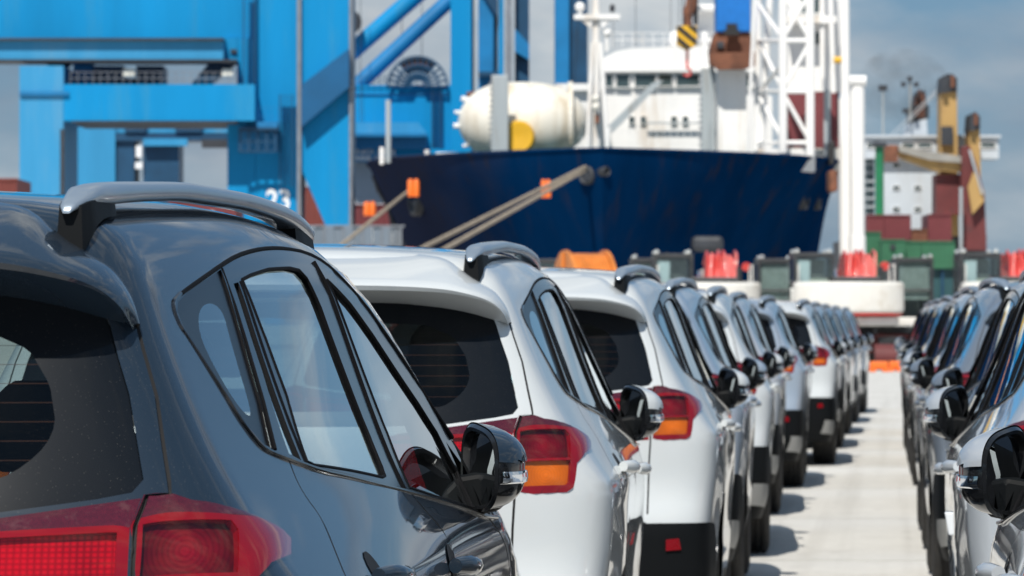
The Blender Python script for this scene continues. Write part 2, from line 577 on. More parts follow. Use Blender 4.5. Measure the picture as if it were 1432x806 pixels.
def side_pt(uv):
    uv = np.atleast_2d(uv)
    u, th = uv[:,0], uv[:,1]/SKV
    yc = np.clip(u, SK0, SK1); al = (u-yc)/SKR
    d = np.stack([np.cos(al)*np.cos(th), np.sin(al), np.cos(al)*np.sin(th)], 1)
    p0 = np.stack([np.zeros_like(u), yc, np.full_like(u, SKZ)], 1)
    return bisect(p0, d, 0, 2.2)

def rear_pt(xz):
    xz = np.atleast_2d(xz)
    p0 = np.stack([xz[:,0], np.full(len(xz), 1.2), xz[:,1]], 1)
    return bisect(p0, np.tile([0.,-1.,0.], (len(xz),1)), 0, 1.6)

def front_pt(xz):
    xz = np.atleast_2d(xz)
    p0 = np.stack([xz[:,0], np.full(len(xz), 3.6), xz[:,1]], 1)
    return bisect(p0, np.tile([0.,1.,0.], (len(xz),1)), 0, 1.6)

def flank_pt(yz):
    """points on the right flank straight out from (y, z)."""
    yz = np.atleast_2d(yz)
    p0 = np.stack([np.zeros(len(yz)), yz[:,0], yz[:,1]], 1)
    return bisect(p0, np.tile([1.,0.,0.], (len(yz),1)), 0, 1.4)
#>>CARGEO
# ------------------------------------------------------------------ panels cut from the body surface
def resample(P, step, closed=False):
    P = np.asarray(P, float)
    if closed:
        P = np.vstack([P, P[:1]])
    out = []
    for a, b in zip(P[:-1], P[1:]):
        n = max(1, int(math.ceil(np.linalg.norm(b-a)/step)))
        for k in range(n):
            out.append(a + (b-a)*k/n)
    if not closed:
        out.append(P[-1])
    return np.array(out)

def smooth_line(P, n=2, closed=False):
    """Chaikin corner cutting keeps ends; rounds traced outlines."""
    P = np.asarray(P, float)
    for _ in range(n):
        Q = np.vstack([P, P[:1]]) if closed else P
        a = Q[:-1]*.75 + Q[1:]*.25
        b = Q[:-1]*.25 + Q[1:]*.75
        R = np.empty((2*len(a), P.shape[1])); R[0::2] = a; R[1::2] = b
        P = R if closed else np.vstack([P[:1], R[1:-1], P[-1:]])
    return P

def inside(pts, poly):
    x, y = pts[:,0], pts[:,1]
    r = np.zeros(len(pts), bool)
    n = len(poly); j = n-1
    for i in range(n):
        xi, yi = poly[i]; xj, yj = poly[j]
        if yi != yj:
            c = ((yi > y) != (yj > y)) & (x < (xj-xi)*(y-yi)/(yj-yi)+xi)
            r ^= c
        j = i
    return r

def dist_to(pts, line):
    a, b = line[:-1], line[1:]
    d = b-a; L = np.maximum((d*d).sum(1), 1e-12)
    out = np.full(len(pts), 1e9)
    for i in range(len(a)):
        t = np.clip(((pts-a[i])@d[i])/L[i], 0, 1)
        out = np.minimum(out, np.linalg.norm(pts - (a[i]+t[:,None]*d[i]), axis=1))
    return out

def offset_line(P, w):
    P = np.asarray(P, float)
    t = np.gradient(P, axis=0)
    t /= np.maximum(np.linalg.norm(t, axis=1, keepdims=True), 1e-9)
    return P + w*np.stack([-t[:,1], t[:,0]], 1)

class Panel:
    def __init__(s, outer, to3d, step=.04):
        s.outer = np.asarray(outer); s.to3d = to3d; s.step = step
        s.lines = [(s.outer, True)]; s.regions = []; s.grooves = []; s.extra = []
    def region(s, name, poly):                     # earlier regions win
        poly = np.asarray(poly)
        s.lines.append((poly, True)); s.regions.append((name, poly))
    def groove(s, line, w=.0034):
        line = np.asarray(line)
        l, r = offset_line(line, w), offset_line(line, -w)
        s.lines += [(l, False), (r, False), (line, False)]
        s.grooves.append((np.vstack([l, r[::-1]]), line))
    def fine(s, poly, step):
        s.extra.append((np.asarray(poly), step))
    def mesh(s):
        pts = []; edges = []; k = 0
        for L, closed in s.lines:
            n = len(L)
            pts.append(L)
            edges += [(k+i, k+i+1) for i in range(n-1)]
            if closed: edges.append((k+n-1, k))
            k += n
        con = np.vstack(pts)
        lo, hi = s.outer.min(0), s.outer.max(0)
        gx, gy = np.meshgrid(np.arange(lo[0], hi[0], s.step), np.arange(lo[1], hi[1], s.step))
        gx = gx + (np.arange(gx.shape[0]) % 2)[:,None]*s.step*.5
        g = np.stack([gx.ravel(), gy.ravel()], 1)
        g = g[inside(g, s.outer)]
        for poly, st in s.extra:
            a, b = poly.min(0), poly.max(0)
            ex, ey = np.meshgrid(np.arange(a[0], b[0], st), np.arange(a[1], b[1], st))
            e = np.stack([ex.ravel(), ey.ravel()], 1)
            g = np.vstack([g[~inside(g, poly)], e[inside(e, poly) & inside(e, s.outer)]])
        keep = np.ones(len(g), bool)
        for i in range(0, len(g), 500):
            d = np.linalg.norm(g[i:i+500,None,:]-con[None], axis=2).min(1)
            keep[i:i+500] = d > .006
        allp = np.vstack([con, g[keep]])
        r = delaunay_2d_cdt([Vector((p[0], p[1])) for p in allp], edges, [], 0, 1e-6)
        V = np.array([(p.x, p.y) for p in r[0]])
        T = np.array([f for f in r[2] if len(f) == 3])
        c = V[T].mean(1)
        ok = inside(c, s.outer)
        T, c = T[ok], c[ok]
        lab = np.array(['body']*len(T), dtype=object)
        done = np.zeros(len(T), bool)
        for poly, _ in s.grooves:
            q = inside(c, poly) & ~done
            lab[q] = 'seam'; done |= q
        for name, poly in s.regions:
            q = inside(c, poly) & ~done
            lab[q] = name; done |= q
        s.V, s.T, s.lab = V, T, lab
        s.P = s.to3d(V)
        s.N = car_grad(s.P)
        s.depth = np.zeros(len(V))
        for _, line in s.grooves:
            s.depth[dist_to(V, line) < 4e-4] = -.011
        return s
    def part(s, names, disp=None):
        """(verts, faces, normals) of the triangles carrying any of the names; disp moves them along the normal."""
        names = (names,) if isinstance(names, str) else names
        q = np.isin(s.lab, names)
        T = s.T[q]
        ids, inv = np.unique(T, return_inverse=True)
        F = inv.reshape(-1, 3)
        P, N = s.P[ids], s.N[ids]
        if 'seam' in names:
            P = P + N*s.depth[ids][:,None]
        if disp is not None:
            d = disp(s.V[ids]) if callable(disp) else disp
            P = P + N*(np.asarray(d).reshape(-1, 1) if np.ndim(d) else d)
        # outward winding
        if len(F):
            fn = np.cross(P[F[:,1]]-P[F[:,0]], P[F[:,2]]-P[F[:,0]])
            fl = (fn*N[F].sum(1)).sum(1) < 0
            F[fl] = F[fl][:, ::-1]
        return P, F, N

def join(*parts):
    P, F, N, k = [], [], [], 0
    for p, f, n in parts:
        P.append(p); F.append(f+k); N.append(n); k += len(p)
    return np.vstack(P), np.vstack(F), np.vstack(N)

def flip(p):
    P, F, N = p
    m = np.array([-1, 1, 1.])
    return P*m, F[:, ::-1], N*m

def plate(p, th, walls=False):
    """give a panel part thickness inwards: adds the rim walls."""
    P, F, N = p
    e = {}
    for a, b, c in F:
        for u, v in ((a, b), (b, c), (c, a)):
            if (v, u) in e: del e[(v, u)]
            else: e[(u, v)] = 1
    n = len(P); Q = P - N*th
    f = []; idx = {}
    VP = [P]; VN = [N]; k = n
    for (u, v) in e:
        t = P[v]-P[u]; w = np.cross(t, N[u]); w /= max(np.linalg.norm(w), 1e-9)
        VP.append(np.array([P[u], P[v], Q[v], Q[u]])); VN.append(np.tile(w, (4, 1)))
        f += [(k, k+3, k+2), (k, k+2, k+1)]; k += 4
    if walls:
        return np.vstack(VP), np.array(f), np.vstack(VN)
    if not f:
        return p
    return np.vstack(VP), np.vstack([F, np.array(f)]), np.vstack(VN)

def mk(name, part, material, parent):
    P, F, N = part
    return new_mesh_obj(name, P, F, material, parent, True, N)

def uvs(P3, step=.02, closed=False, rounds=0):
    P = np.asarray(P3, float)
    if rounds: P = smooth_line(P, rounds, closed)
    return side_uv(resample(P, step, closed))

def fl(yz):            # flank points from (y, z) pairs
    return flank_pt(np.array(yz, float))

def toppt(xy):
    xy = np.atleast_2d(np.asarray(xy, float))
    p0 = np.stack([xy[:,0], xy[:,1], np.full(len(xy), .7)], 1)
    return bisect(p0, np.tile([0., 0., 1.], (len(xy), 1)), 0, 1.2)

# ---- outlines on the right-hand flank, metres in car space
DLO = [(.653,.562,1.467),(.653,.632,1.480),(.658,.789,1.501),(.661,.996,1.527),(.662,1.165,1.545),(.665,1.353,1.557),(.668,1.523,1.563),
       (.671,1.697,1.565),(.676,1.944,1.562),(.686,2.119,1.547),(.701,2.232,1.522),(.723,2.409,1.476),(.748,2.564,1.417),(.772,2.747,1.351),
       (.793,2.925,1.283),(.830,3.060,1.205),(.870,3.160,1.130),(.911,3.150,1.040),(.905,2.95,1.050),(.899,2.832,1.063),(.881,2.426,1.098),
       (.858,1.914,1.138),(.841,1.529,1.166),(.826,1.298,1.185),(.811,1.088,1.200),(.788,.874,1.225),(.773,.756,1.240),(.765,.712,1.250),
       (.755,.686,1.266),(.739,.653,1.294),(.721,.635,1.328),(.675,.567,1.414),(.667,.546,1.429),(.657,.547,1.453)]
QUARTER = [(.664,.987,1.521),(.662,.858,1.505),(.658,.708,1.488),(.656,.600,1.467),(.659,.572,1.453),(.668,.568,1.431),(.677,.583,1.414),
           (.722,.650,1.329),(.739,.670,1.296),(.754,.703,1.270),(.763,.732,1.255),(.772,.789,1.246),(.746,.870,1.316),(.709,.930,1.413),(.690,.955,1.460)]
QCLEAR = [(.676,.660,1.405),(.667,.720,1.452),(.673,.820,1.470),(.682,.890,1.455),(.700,.860,1.413),(.751,.790,1.300),(.745,.735,1.300),(.721,.690,1.335)]
RDOOR_A = [(.678,1.030,1.499),(.680,1.072,1.502),(.695,1.060,1.464),(.795,.975,1.222),(.784,.905,1.234),(.731,.980,1.360)]
RDOOR_B = [(.681,1.112,1.507),(.682,1.208,1.515),(.686,1.388,1.526),(.693,1.600,1.531),(.697,1.690,1.528),(.705,1.730,1.514),(.727,1.752,1.462),
           (.808,1.765,1.247),(.836,1.752,1.186),(.842,1.738,1.172),(.840,1.690,1.170),(.825,1.358,1.195),(.807,1.060,1.214),(.803,1.020,1.222),(.757,1.095,1.320),(.720,1.110,1.412)]
FDOOR = [(.709,1.984,1.513),(.729,2.175,1.470),(.751,2.355,1.412),(.774,2.522,1.347),(.799,2.703,1.279),(.822,2.830,1.220),(.856,2.880,1.142),
         (.891,2.830,1.072),(.876,2.405,1.107),(.857,1.990,1.143),(.814,2.015,1.240)]
LAMP = [(.650,.2,.992),(.650,.21,1.15),(.664,.239,1.195),(.700,.257,1.196),(.727,.272,1.185),(.769,.330,1.171),(.800,.400,1.158),(.822,.450,1.150),
        (.844,.505,1.120),(.846,.470,1.100),(.828,.345,1.092),(.816,.275,1.07),(.810,.245,1.008),(.788,.237,.994),(.699,.199,.990)]

def build_car_meshes(root):
    """All the parts of one car, in car space, parented to root."""
    SP, RP = [], []
    # --- the cut between flank and tailgate, shared by both panels
    cut_xz = [(.64,.24),(.64,.70),(.645,.90),(.650,.99),(.650,1.15),(.664,1.194),(.695,1.197),(.681,1.256),(.664,1.333),(.640,1.40),(.628,1.437),
              (.612,1.49),(.585,1.525),(.53,1.548),(.40,1.560),(0,1.570)]
    cut_xz = resample(cut_xz, .02)
    cut3 = rear_pt(cut_xz)
    fr_xz = resample([(0,.89),(.40,.88),(.56,.86),(.62,.78),(.62,.24)], .03)
    fr3 = front_pt(fr_xz)
    c_uv = side_uv(cut3); f_uv = side_uv(fr3)
    vmax = math.pi/2*SKV
    c_uv[-1,1] = vmax; f_uv[0,1] = vmax
    cl = resample([(c_uv[-1,0], vmax), (f_uv[0,0], vmax)], .04)[1:-1]
    bot = side_uv(fl(resample([(4.30,.24),(.24,.24)], .04)))[::1]
    outer = np.vstack([c_uv, cl, f_uv, bot[(bot[:,0] < f_uv[-1,0]-.02) & (bot[:,0] > c_uv[0,0]+.02)]])
    S = Panel(outer, side_pt, .042)
    arch = {}
    for yc in (.98, 3.64):
        for nm, r in (('hole', .385), ('lip', .412)):
            a = np.radians(np.arange(-20, 200.1, 4))
            q = np.stack([yc + r*np.cos(a), .355 + r*np.sin(a)], 1)
            q = q[q[:,1] > .243]
            arch[nm, yc] = side_uv(fl(q))
            bb = side_uv(fl(resample([q[-1], q[0]], .04)[1:-1]))
            S.region(nm, np.vstack([arch[nm, yc], bb]))
    rim = lambda P, st=.018, rd=1: uvs(P, st, True, rd)
    lamp = rim(LAMP, .012, 0)
    # lamp lenses
    def lz(P):
        return side_uv(resample(rear_pt(np.array(P, float)), .012, True))
    S.region('l_amber', lz([(.664,1.010),(.780,1.012),(.787,1.020),(.787,1.072),(.664,1.072)]))
    S.region('l_dark', lz([(.664,1.078),(.786,1.078),(.780,1.134),(.770,1.147),(.664,1.149)]))
    lamp_cap_line = side_uv(resample(rear_pt(np.array([(.640,1.156),(.70,1.162),(.76,1.157)])), .012))
    cap_poly = np.vstack([lamp_cap_line, uvs([(.79,.35,1.150),(.805,.40,1.146),(.822,.450,1.150),(.800,.400,1.158),(.769,.330,1.171),(.727,.272,1.185),(.70,.257,1.196),(.664,.239,1.195)], .012)])
    S.region('l_cap', cap_poly)
    S.region('l_frame', lamp)
    S.fine(lamp, .012)
    # glass
    q_clear = rim(QCLEAR, .02, 2)
    S.region('q_clear', q_clear)
    S.region('q_frit', rim(QUARTER, .018, 0))
    S.region('g_ra', rim(RDOOR_A, .02, 0))
    S.region('g_rb', rim(RDOOR_B, .018, 0))
    S.region('g_f', rim(FDOOR, .018, 0))
    dlo = rim(DLO, .018, 0)
    sail = rim([(.830,2.93,1.20),(.87,3.10,1.13),(.905,3.11,1.048),(.893,2.875,1.068),(.862,2.92,1.14)], .02, 0)
    S.region('sail', sail)
    S.region('dlo', dlo)
    # black lower cladding
    S.region('skid', side_uv(fl(resample([(.17,.33),(.33,.31),(.40,.36),(.30,.45),(.15,.46)], .03, True))))
    S.region('clad', side_uv(fl(resample([(.0,.20),(.0,.685),(.30,.680),(.52,.665),(.60,.60),(.56,.30),(.56,.20)], .03, True))))
    S.region('clad', side_uv(fl(resample([(1.3,.20),(1.3,.345),(3.3,.345),(3.3,.20)], .04, True))))
    S.region('clad', side_uv(fl(resample([(4.0,.20),(4.0,.34),(4.6,.34),(4.6,.20)], .04, True))))
    # door outlines
    rd = [(.788,.874,1.225),(.804,.846,1.194),(.820,.846,1.166),(.836,.860,1.146),(.848,.850,1.125),(.868,.800,1.090)]
    rd_low = fl([(.735,1.04),(.730,1.00),(.765,.93),(.88,.865),(1.10,.82),(1.30,.70),(1.43,.53),(1.47,.36),(2.17,.36)])
    b_up = fl([(2.205,.50),(2.205,1.00)]); b_line = [(.901,2.165,1.059),(.885,2.056,1.091),(.860,1.960,1.134)]
    dlob = [p for p in DLO if .874 < p[1] < 1.94 and p[2] < 1.24]
    d1 = np.vstack([rd, rd_low, b_up, b_line, dlob])
    S.region('door_r', rim(d1, .03, 1))
    f_front = fl([(3.20,1.00),(3.30,.93),(3.33,.80),(3.30,.60),(3.22,.42),(3.18,.36)])
    dlof = [p for p in DLO if 1.95 < p[1] < 3.0 and p[2] < 1.12]
    d2 = np.vstack([[(.860,1.962,1.134)], np.array(b_line)[::-1][1:], b_up[::-1], fl([(2.20,.36)]), fl([(3.0,.36)]), f_front[::-1], [(.905,3.03,1.045)], dlof])
    S.region('door_f', rim(d2, .03, 0))
    S.groove(uvs(np.vstack([rd, rd_low[:-1]]), .02, False, 2))
    S.groove(uvs(np.vstack([b_line[::-1], b_up[::-1], fl([(2.2,.37)])]), .02, False, 2))
    S.groove(uvs(np.vstack([[(.905,3.03,1.045)], f_front]), .02, False, 2))
    S.groove(side_uv(fl(resample([(1.48,.352),(3.17,.352)], .03))))
    # hood shut line, windscreen, roof ditch
    hood = toppt(resample([(.70,3.52),(.735,3.75),(.70,4.10),(.64,4.33)], .04))
    S.groove(side_uv(smooth_line(hood, 1)))
    ws = toppt(resample([(0,2.66),(.30,2.655),(.54,2.63),(.60,2.66),(.665,2.95),(.725,3.25),(.74,3.42),(.6,3.52),(.3,3.56),(0,3.57)], .05))
    w_uv = side_uv(ws); w_uv[0,1] = vmax; w_uv[-1,1] = vmax
    S.region('screen', w_uv)
    ditch = toppt(resample([(.555,.46),(.575,1.0),(.60,1.6),(.61,2.2),(.585,2.60)], .05))
    S.groove(side_uv(smooth_line(ditch, 1)), .004)
    # seam on the flank side of the tailgate cut (above the bumper), and the spoiler's roof joint
    gc = cut3[(cut_xz[:,1] > .70) & (cut_xz[:,1] < 1.44)]
    S.groove(offset_line(side_uv(gc), -.005), .003)
    j = np.array([(.44,.470,0),(.50,.435,0),(.535,.413,0)])
    S.mesh()
    lo_line = np.vstack([lamp, lamp[:1]])
    def lamp_out(v):
        d = dist_to(v, lo_line)
        return .020*np.clip(d/.030, 0, 1)**.6

    # --- tailgate panel
    right = cut_xz; left = cut_xz[::-1][1:]*np.array([-1, 1])
    bottom = resample([(-.64,.24),(.64,.24)], .05)[1:-1]
    Rr = Panel(np.vstack([right, left, bottom]), rear_pt, .042)
    gl_half = np.array([(0,1.165),(.30,1.166),(.471,1.171),(.600,1.188),(.648,1.197),(.662,1.215),(.633,1.334),(.613,1.388),(.598,1.433),(.58,1.47),(.3,1.50),(0,1.51)])
    glass = resample(np.vstack([gl_half, (gl_half*[-1, 1])[::-1][1:-1]]), .03, True)
    cl_half = np.array([(0,1.205),(.30,1.207),(.467,1.218),(.500,1.238),(.526,1.265),(.536,1.295),(.523,1.350),(.49,1.40),(.42,1.43),(0,1.45)])
    clear = smooth_line(resample(np.vstack([cl_half, (cl_half*[-1, 1])[::-1][1:-1]]), .04, True), 1, True)
    Rr.region('g_clear', clear); Rr.region('g_frit', glass)
    li = np.array([(.6485,.992),(.6488,1.147),(.661,1.189),(.600,1.181),(.471,1.163),(.36,1.148),(.31,1.135),(.31,.992)])
    li_cap = np.array([(.6485,1.148),(.661,1.189),(.600,1.181),(.471,1.163),(.36,1.148),(.36,1.140),(.473,1.140)])
    li_lens = np.array([(.630,1.004),(.630,1.138),(.473,1.131),(.34,1.126),(.34,1.004)])
    for sg in (1, -1):
        m = np.array([sg, 1])
        tg = '_r' if sg > 0 else '_l'
        Rr.region('i_cap'+tg, resample(li_cap*m, .012, True)); Rr.region('i_lens'+tg, resample(li_lens*m, .012, True))
        ll = resample(li*m, .012, True)
        Rr.region('i_frame'+tg, ll); Rr.fine(ll, .014)
    Rr.region('plate_recess', resample([(-.30,.78),(.30,.78),(.27,.95),(-.27,.95)], .03, True))
    Rr.region('clad', resample([(-.70,.20),(.70,.20),(.70,.688),(-.70,.688)], .04, True))
    gz = (cut_xz[:,1] > .72) & (cut_xz[:,1] < 1.44)
    gl_ = cut_xz[gz]
    Rr.groove(resample([(-.632,.722),(.632,.722)], .03))
    Rr.region('tailgate', resample([(-.72,.722),(.72,.722),(.72,1.60),(-.72,1.60)], .05, True))
    Rr.mesh()
    li_r = np.vstack([resample(li, .012, True), li[:1]])
    def in_out(v):
        d = dist_to(np.abs(v), li_r)
        return .018*np.clip(d/.026, 0, 1)**.6

    # --- front panel
    fo = np.vstack([fr_xz, resample([(.62,.24),(-.62,.24)], .05)[1:-1], (fr_xz*[-1, 1])[::-1][:-1]])
    Fp = Panel(fo, front_pt, .06)
    Fp.region('grille', resample([(-.5,.62),(.5,.62),(.56,.74),(-.56,.74)], .05, True))
    Fp.region('clad', resample([(-.5,.30),(.5,.30),(.55,.52),(-.55,.52)], .05, True))
    Fp.mesh()

    both = lambda nm, d=None: join(S.part(nm, d), flip(S.part(nm, d)))
    # ---------------- parts
    body = mk('body', join(both('body'), Rr.part('body'), Fp.part('body')), M['white'], root)
    mk('panel_seam', join(both('seam'), Rr.part('seam')), M['seam'], body)
    mk('lower_cladding', join(both(('clad', 'lip')), Rr.part('clad'), Fp.part('clad')), M['plastic'], root)
    for q_ in (S.part('skid', .006), flip(S.part('skid', .006))): mk('skid_plate', q_, M['skid'], root)
    mk('front_grille', Fp.part('grille', -.01), M['plastic'], root)
    mk('windscreen', both('screen', -.003), M['glass_front'], root)
    gate = mk('tailgate', join(Rr.part('tailgate'), Rr.part('plate_recess', -.02)), M['white'], root)
    rg = mk('rear_window', Rr.part('g_clear', -.003), M['glass_dark'], gate)
    mk('window_border', Rr.part('g_frit', -.003), M['frit'], gate)
    for sg in (1, -1):
        side = (lambda q: q) if sg > 0 else flip
        dr = mk('rear_door', side(S.part('door_r')), M['white'], root)
        df = mk('front_door', side(S.part('door_f')), M['white'], root)
        mk('window', side(join(S.part('g_ra', -.006), S.part('g_rb', -.006))), M['glass'], dr)
        mk('window', side(S.part('g_f', -.006)), M['glass'], df)
        qw = mk('quarter_window', side(S.part('q_clear', -.005)), M['glass'], root)
        mk('window_border', side(S.part('q_frit', -.005)), M['frit'], qw)
        fr = mk('window_frame', side(S.part('dlo', -.001)), M['trim'], root)
        mk('window_seal', side(plate(S.part('dlo', -.0015), .010, True)), M['rubber'], fr)
        mk('mirror_sail', side(S.part('sail', .012)), M['plastic'], root)
        # belt moulding, drip seal, divider, window rubbers
        k0 = [i for i, p in enumerate(DLO) if p[1] > 3.1 and p[2] < 1.06][0]
        pm = smooth_line(np.array(DLO[k0:] + DLO[:2]), 1); nn = car_grad(pm)
        mx = np.array([sg, 1, 1.])
        mb = MB().tube(((pm + nn*.001)*mx), .0042, 8)
        mb.build('belt_trim', M['trim'], root, smooth=True)
        pm = smooth_line(np.array(DLO[:k0-1]), 1); nn = car_grad(pm)
        MB().tube((pm - nn*.0005)*mx, .0042, 8).build('drip_seal', M['rubber'], root, smooth=True)
        dv = np.array([(.664,1.000,1.523),(.690,.972,1.462),(.709,.948,1.413),(.746,.888,1.316),(.776,.806,1.243)])
        nn = car_grad(dv)
        MB().tube((dv - nn*.001)*mx, .0028, 6).build('divider_strip', M['rubber'], fr, smooth=True)
        rb = MB()
        for poly in (RDOOR_B, FDOOR):
            pp = resample(np.array(poly), .03, True); pp = side_pt(side_uv(pp)); pp = np.vstack([pp, pp[:1]])
            rb.tube((pp - car_grad(pp)*.002)*mx, .0034, 6)
        bar = side_pt(side_uv(resample([(.684,1.092,1.507),(.803,1.004,1.217)], .05)))
        rb.tube((bar - car_grad(bar)*.006)*mx, .0075, 6)
        rb.build('window_rubber', M['rubber'], fr, smooth=True)
        bp = side_pt(side_uv(resample([(.690,1.935,1.545),(.856,1.900,1.142)], .04)))
        MB().tube((bp + car_grad(bp)*.0005)*mx, .003, 5).build('pillar_joint', M['rubber'], fr, smooth=True)
        # tail lamps
        tl = mk('tail_light', side(plate(S.part('l_frame', lamp_out), .016)), M['lens_frame'], root)
        mk('lens_cover', side(S.part(('l_dark', 'l_amber'), lambda v: lamp_out(v)-.001)), M['lens_clear'], tl)
        mk('lamp_cap', side(S.part('l_cap', lamp_out)), M['lens_cap'], tl)
        mk('brake_lens', side(S.part('l_dark', lambda v: lamp_out(v)-.013)), M['lens_dark'], tl)
        mk('turn_lens', side(S.part('l_amber', lambda v: lamp_out(v)-.011)), M['lens_amber'], tl)
        tg = '_r' if sg > 0 else '_l'
        ti = mk('tail_light', plate(Rr.part('i_frame'+tg, in_out), .014), M['lens_frame'], gate)
        mk('lens_cover', Rr.part('i_lens'+tg, lambda v: in_out(v)-.001), M['lens_clear'], gate)
        mk('lamp_cap', Rr.part('i_cap'+tg, in_out), M['lens_cap'], gate)
        mk('reversing_lens', Rr.part('i_lens'+tg, lambda v: in_out(v)-.011), M['lens_red'], gate)
        # reflector in the bumper
        rx = rear_pt(np.array([(.712,.580),(.768,.584),(.760,.626),(.712,.622)]))
        rp_ = MB(); a = [Vector(p)*1 for p in rx]
        f = [Vector((p.x*sg+.004*sg, p.y-.008, p.z)) for p in a]; bk = [Vector((p.x*sg, p.y+.02, p.z)) for p in a]
        rp_.add(f+bk, [(0, 1, 2, 3), (4, 7, 6, 5), (0, 4, 5, 1), (1, 5, 6, 2), (2, 6, 7, 3), (3, 7, 4, 0)])
        rp_.build('reflector', M['lens_frame'], root)
        # door handles
        for dd, y0, z0 in ((dr, .96, 1.035), (df, 2.05, .995)):
            h = MB()
            pts = fl([(y0, z0+.004), (y0+.03, z0+.004), (y0+.10, z0), (y0+.17, z0-.004), (y0+.20, z0-.006)])
            off = [.012, .030, .036, .030, .010]; rr = [.014, .019, .018, .017, .012]
            h.tube([Vector(((p[0]+o)*sg, p[1], p[2])) for p, o in zip(smooth_line(pts, 1), np.interp(np.linspace(0, 4, 8), range(5), off))], list(np.interp(np.linspace(0, 4, 8), range(5), rr)), 10)
            h.build('door_handle', M['white'], dd, smooth=True)
            cp = fl([(y0+.05, z0+.012)])[0]
            cu = MB(); ring = []
            nrm = car_grad(np.array([cp]))[0]
            for t in np.linspace(0, 2*math.pi, 14, endpoint=False):
                q = fl([(y0+.075+.055*math.cos(t), z0+.006+.034*math.sin(t))])[0]
                ring.append((q + car_grad(np.array([q]))[0]*.0015)*mx)
            cu.add(ring, [tuple(range(14))])
            cu.build('handle_recess', M['seam'], dd)
        # roof rail
        yy = np.array([.375,.40,.475,.565,.84,1.21,1.64,1.98,2.25,2.46,2.56])
        zt = np.array([1.600,1.627,1.639,1.646,1.656,1.664,1.663,1.655,1.640,1.616,1.592])
        xc = np.array([.528,.532,.537,.542,.555,.570,.585,.595,.600,.600,.597])
        wd = np.array([.006,.020,.026,.030,.029,.027,.027,.028,.030,.026,.008])
        ht = np.array([.004,.020,.026,.031,.029,.028,.028,.028,.028,.024,.010])
        yf = np.linspace(.375, 2.56, 46); yf[1] = .385
        xi, zi, wi, hi_ = [pchip(yy, q)(yf) for q in (xc, zt, wd, ht)]
        v = []
        K = 14
        for i in range(len(yf)):
            for k in range(K):
                t = 2*math.pi*k/K
                cxx, szz = math.cos(t), math.sin(t)
                ex = math.copysign(abs(cxx)**.6, cxx)*wi[i]; ez = math.copysign(abs(szz)**.75, szz)*hi_[i]/1.0*.55
                v.append(((xi[i]+ex)*sg, yf[i], zi[i]-hi_[i]*.55+ez))
        f = [(i*K+k, i*K+(k+1) % K, (i+1)*K+(k+1) % K, (i+1)*K+k) for i in range(len(yf)-1) for k in range(K)]
        f += [tuple(range(K)), tuple(range((len(yf)-1)*K, len(yf)*K))]
        rail = MB().add(v, f).build('roof_rail', M['rail'], root, smooth=True)
        for ya, yb in ((.392,.60), (2.24,2.50)):
            fv = []; ys_ = np.linspace(ya, yb, 8); prof = [1.0]*8
            fx, fz, fh = pchip(yy, xc)(ys_), pchip(yy, zt)(ys_), pchip(yy, ht)(ys_)
            for i, y in enumerate(ys_):
                lean = -.012*(1 - i/7) if ya < 1 else .02*(i/7)
                zb = toppt([(fx[i], y)])[0][2] - .006
                hw = .024 if 0 < i < 7 else .018
                for s2, zz, gw in ((-1, zb, 1.1), (1, zb, 1.1), (1, fz[i]-fh[i]*.8, .9), (-1, fz[i]-fh[i]*.8, .9)):
                    fv.append(((fx[i]+s2*hw*gw)*sg, y + (lean if zz == zb else 0)*.6, zz))
            ff = [(i*4+k, i*4+(k+1) % 4, (i+1)*4+(k+1) % 4, (i+1)*4+k) for i in range(7) for k in range(4)] + [(0, 1, 2, 3), (28, 31, 30, 29)]
            MB().add(fv, ff).build('rail_foot', M['plastic'], rail, smooth=True, sharp=.6)
    # ---------------- spoiler over the rear window
    Lp = np.array([(0,.115,1.540),(.3,.135,1.537),(.45,.175,1.530),(.54,.210,1.514),(.595,.255,1.492),(.622,.305,1.462),(.631,.345,1.434)])
    Rt = np.vstack([toppt([(0,.58),(.3,.55),(.44,.48)]), [(.530,.410,1.556),(.590,.408,1.517),(.622,.394,1.467),(.634,.372,1.430)]])
    Un = np.array([(0,.36,1.480),(.3,.355,1.480),(.45,.35,1.470),(.54,.35,1.455),(.585,.352,1.444),(.612,.354,1.438),(.631,.356,1.430)])
    tt = np.linspace(0, 6, 31)
    I3 = lambda A: np.stack([pchip(range(7), A[:,k])(tt) for k in range(3)], 1)
    Lp, Rt, Un = I3(Lp), I3(Rt), I3(Un)
    rows = []
    for q in (0, .15, .3, .45, .6, .75, .88, .97):
        base = Rt*(1-q) + Lp*q
        bul = .007*4*q*(1-q)
        nrm = car_grad(Rt)
        rows.append(base + nrm*(bul + .003*(1-q) - (.010 if q == 0 else 0)))
    rows.append(Lp + np.array([0, -.002, -.006]))
    rows.append(Lp + np.array([0, .006, -.020])*np.linspace(1, .3, 31)[:,None])
    for q in (.3, .65, 1):
        rows.append((Lp + np.array([0, .006, -.021])*np.linspace(1, .3, 31)[:,None])*(1-q) + Un*q)
    rows = np.array(rows)
    full = np.concatenate([(rows*np.array([-1, 1, 1]))[:, ::-1][:, :-1], rows], 1)
    nr, nc = full.shape[:2]
    f = [(i*nc+k, i*nc+k+1, (i+1)*nc+k+1, (i+1)*nc+k) for i in range(nr-1) for k in range(nc-1)]
    sp = MB().add(full.reshape(-1, 3), f).build('rear_spoiler', M['white'], root, smooth=True, sharp=.5)
    m_ = sp.modifiers.new('edge', 'EDGE_SPLIT') if False else None
    brake = MB().box(-.16, .16, .150, .17, 1.500, 1.514).build('brake_light', M['lens_dark'], sp)
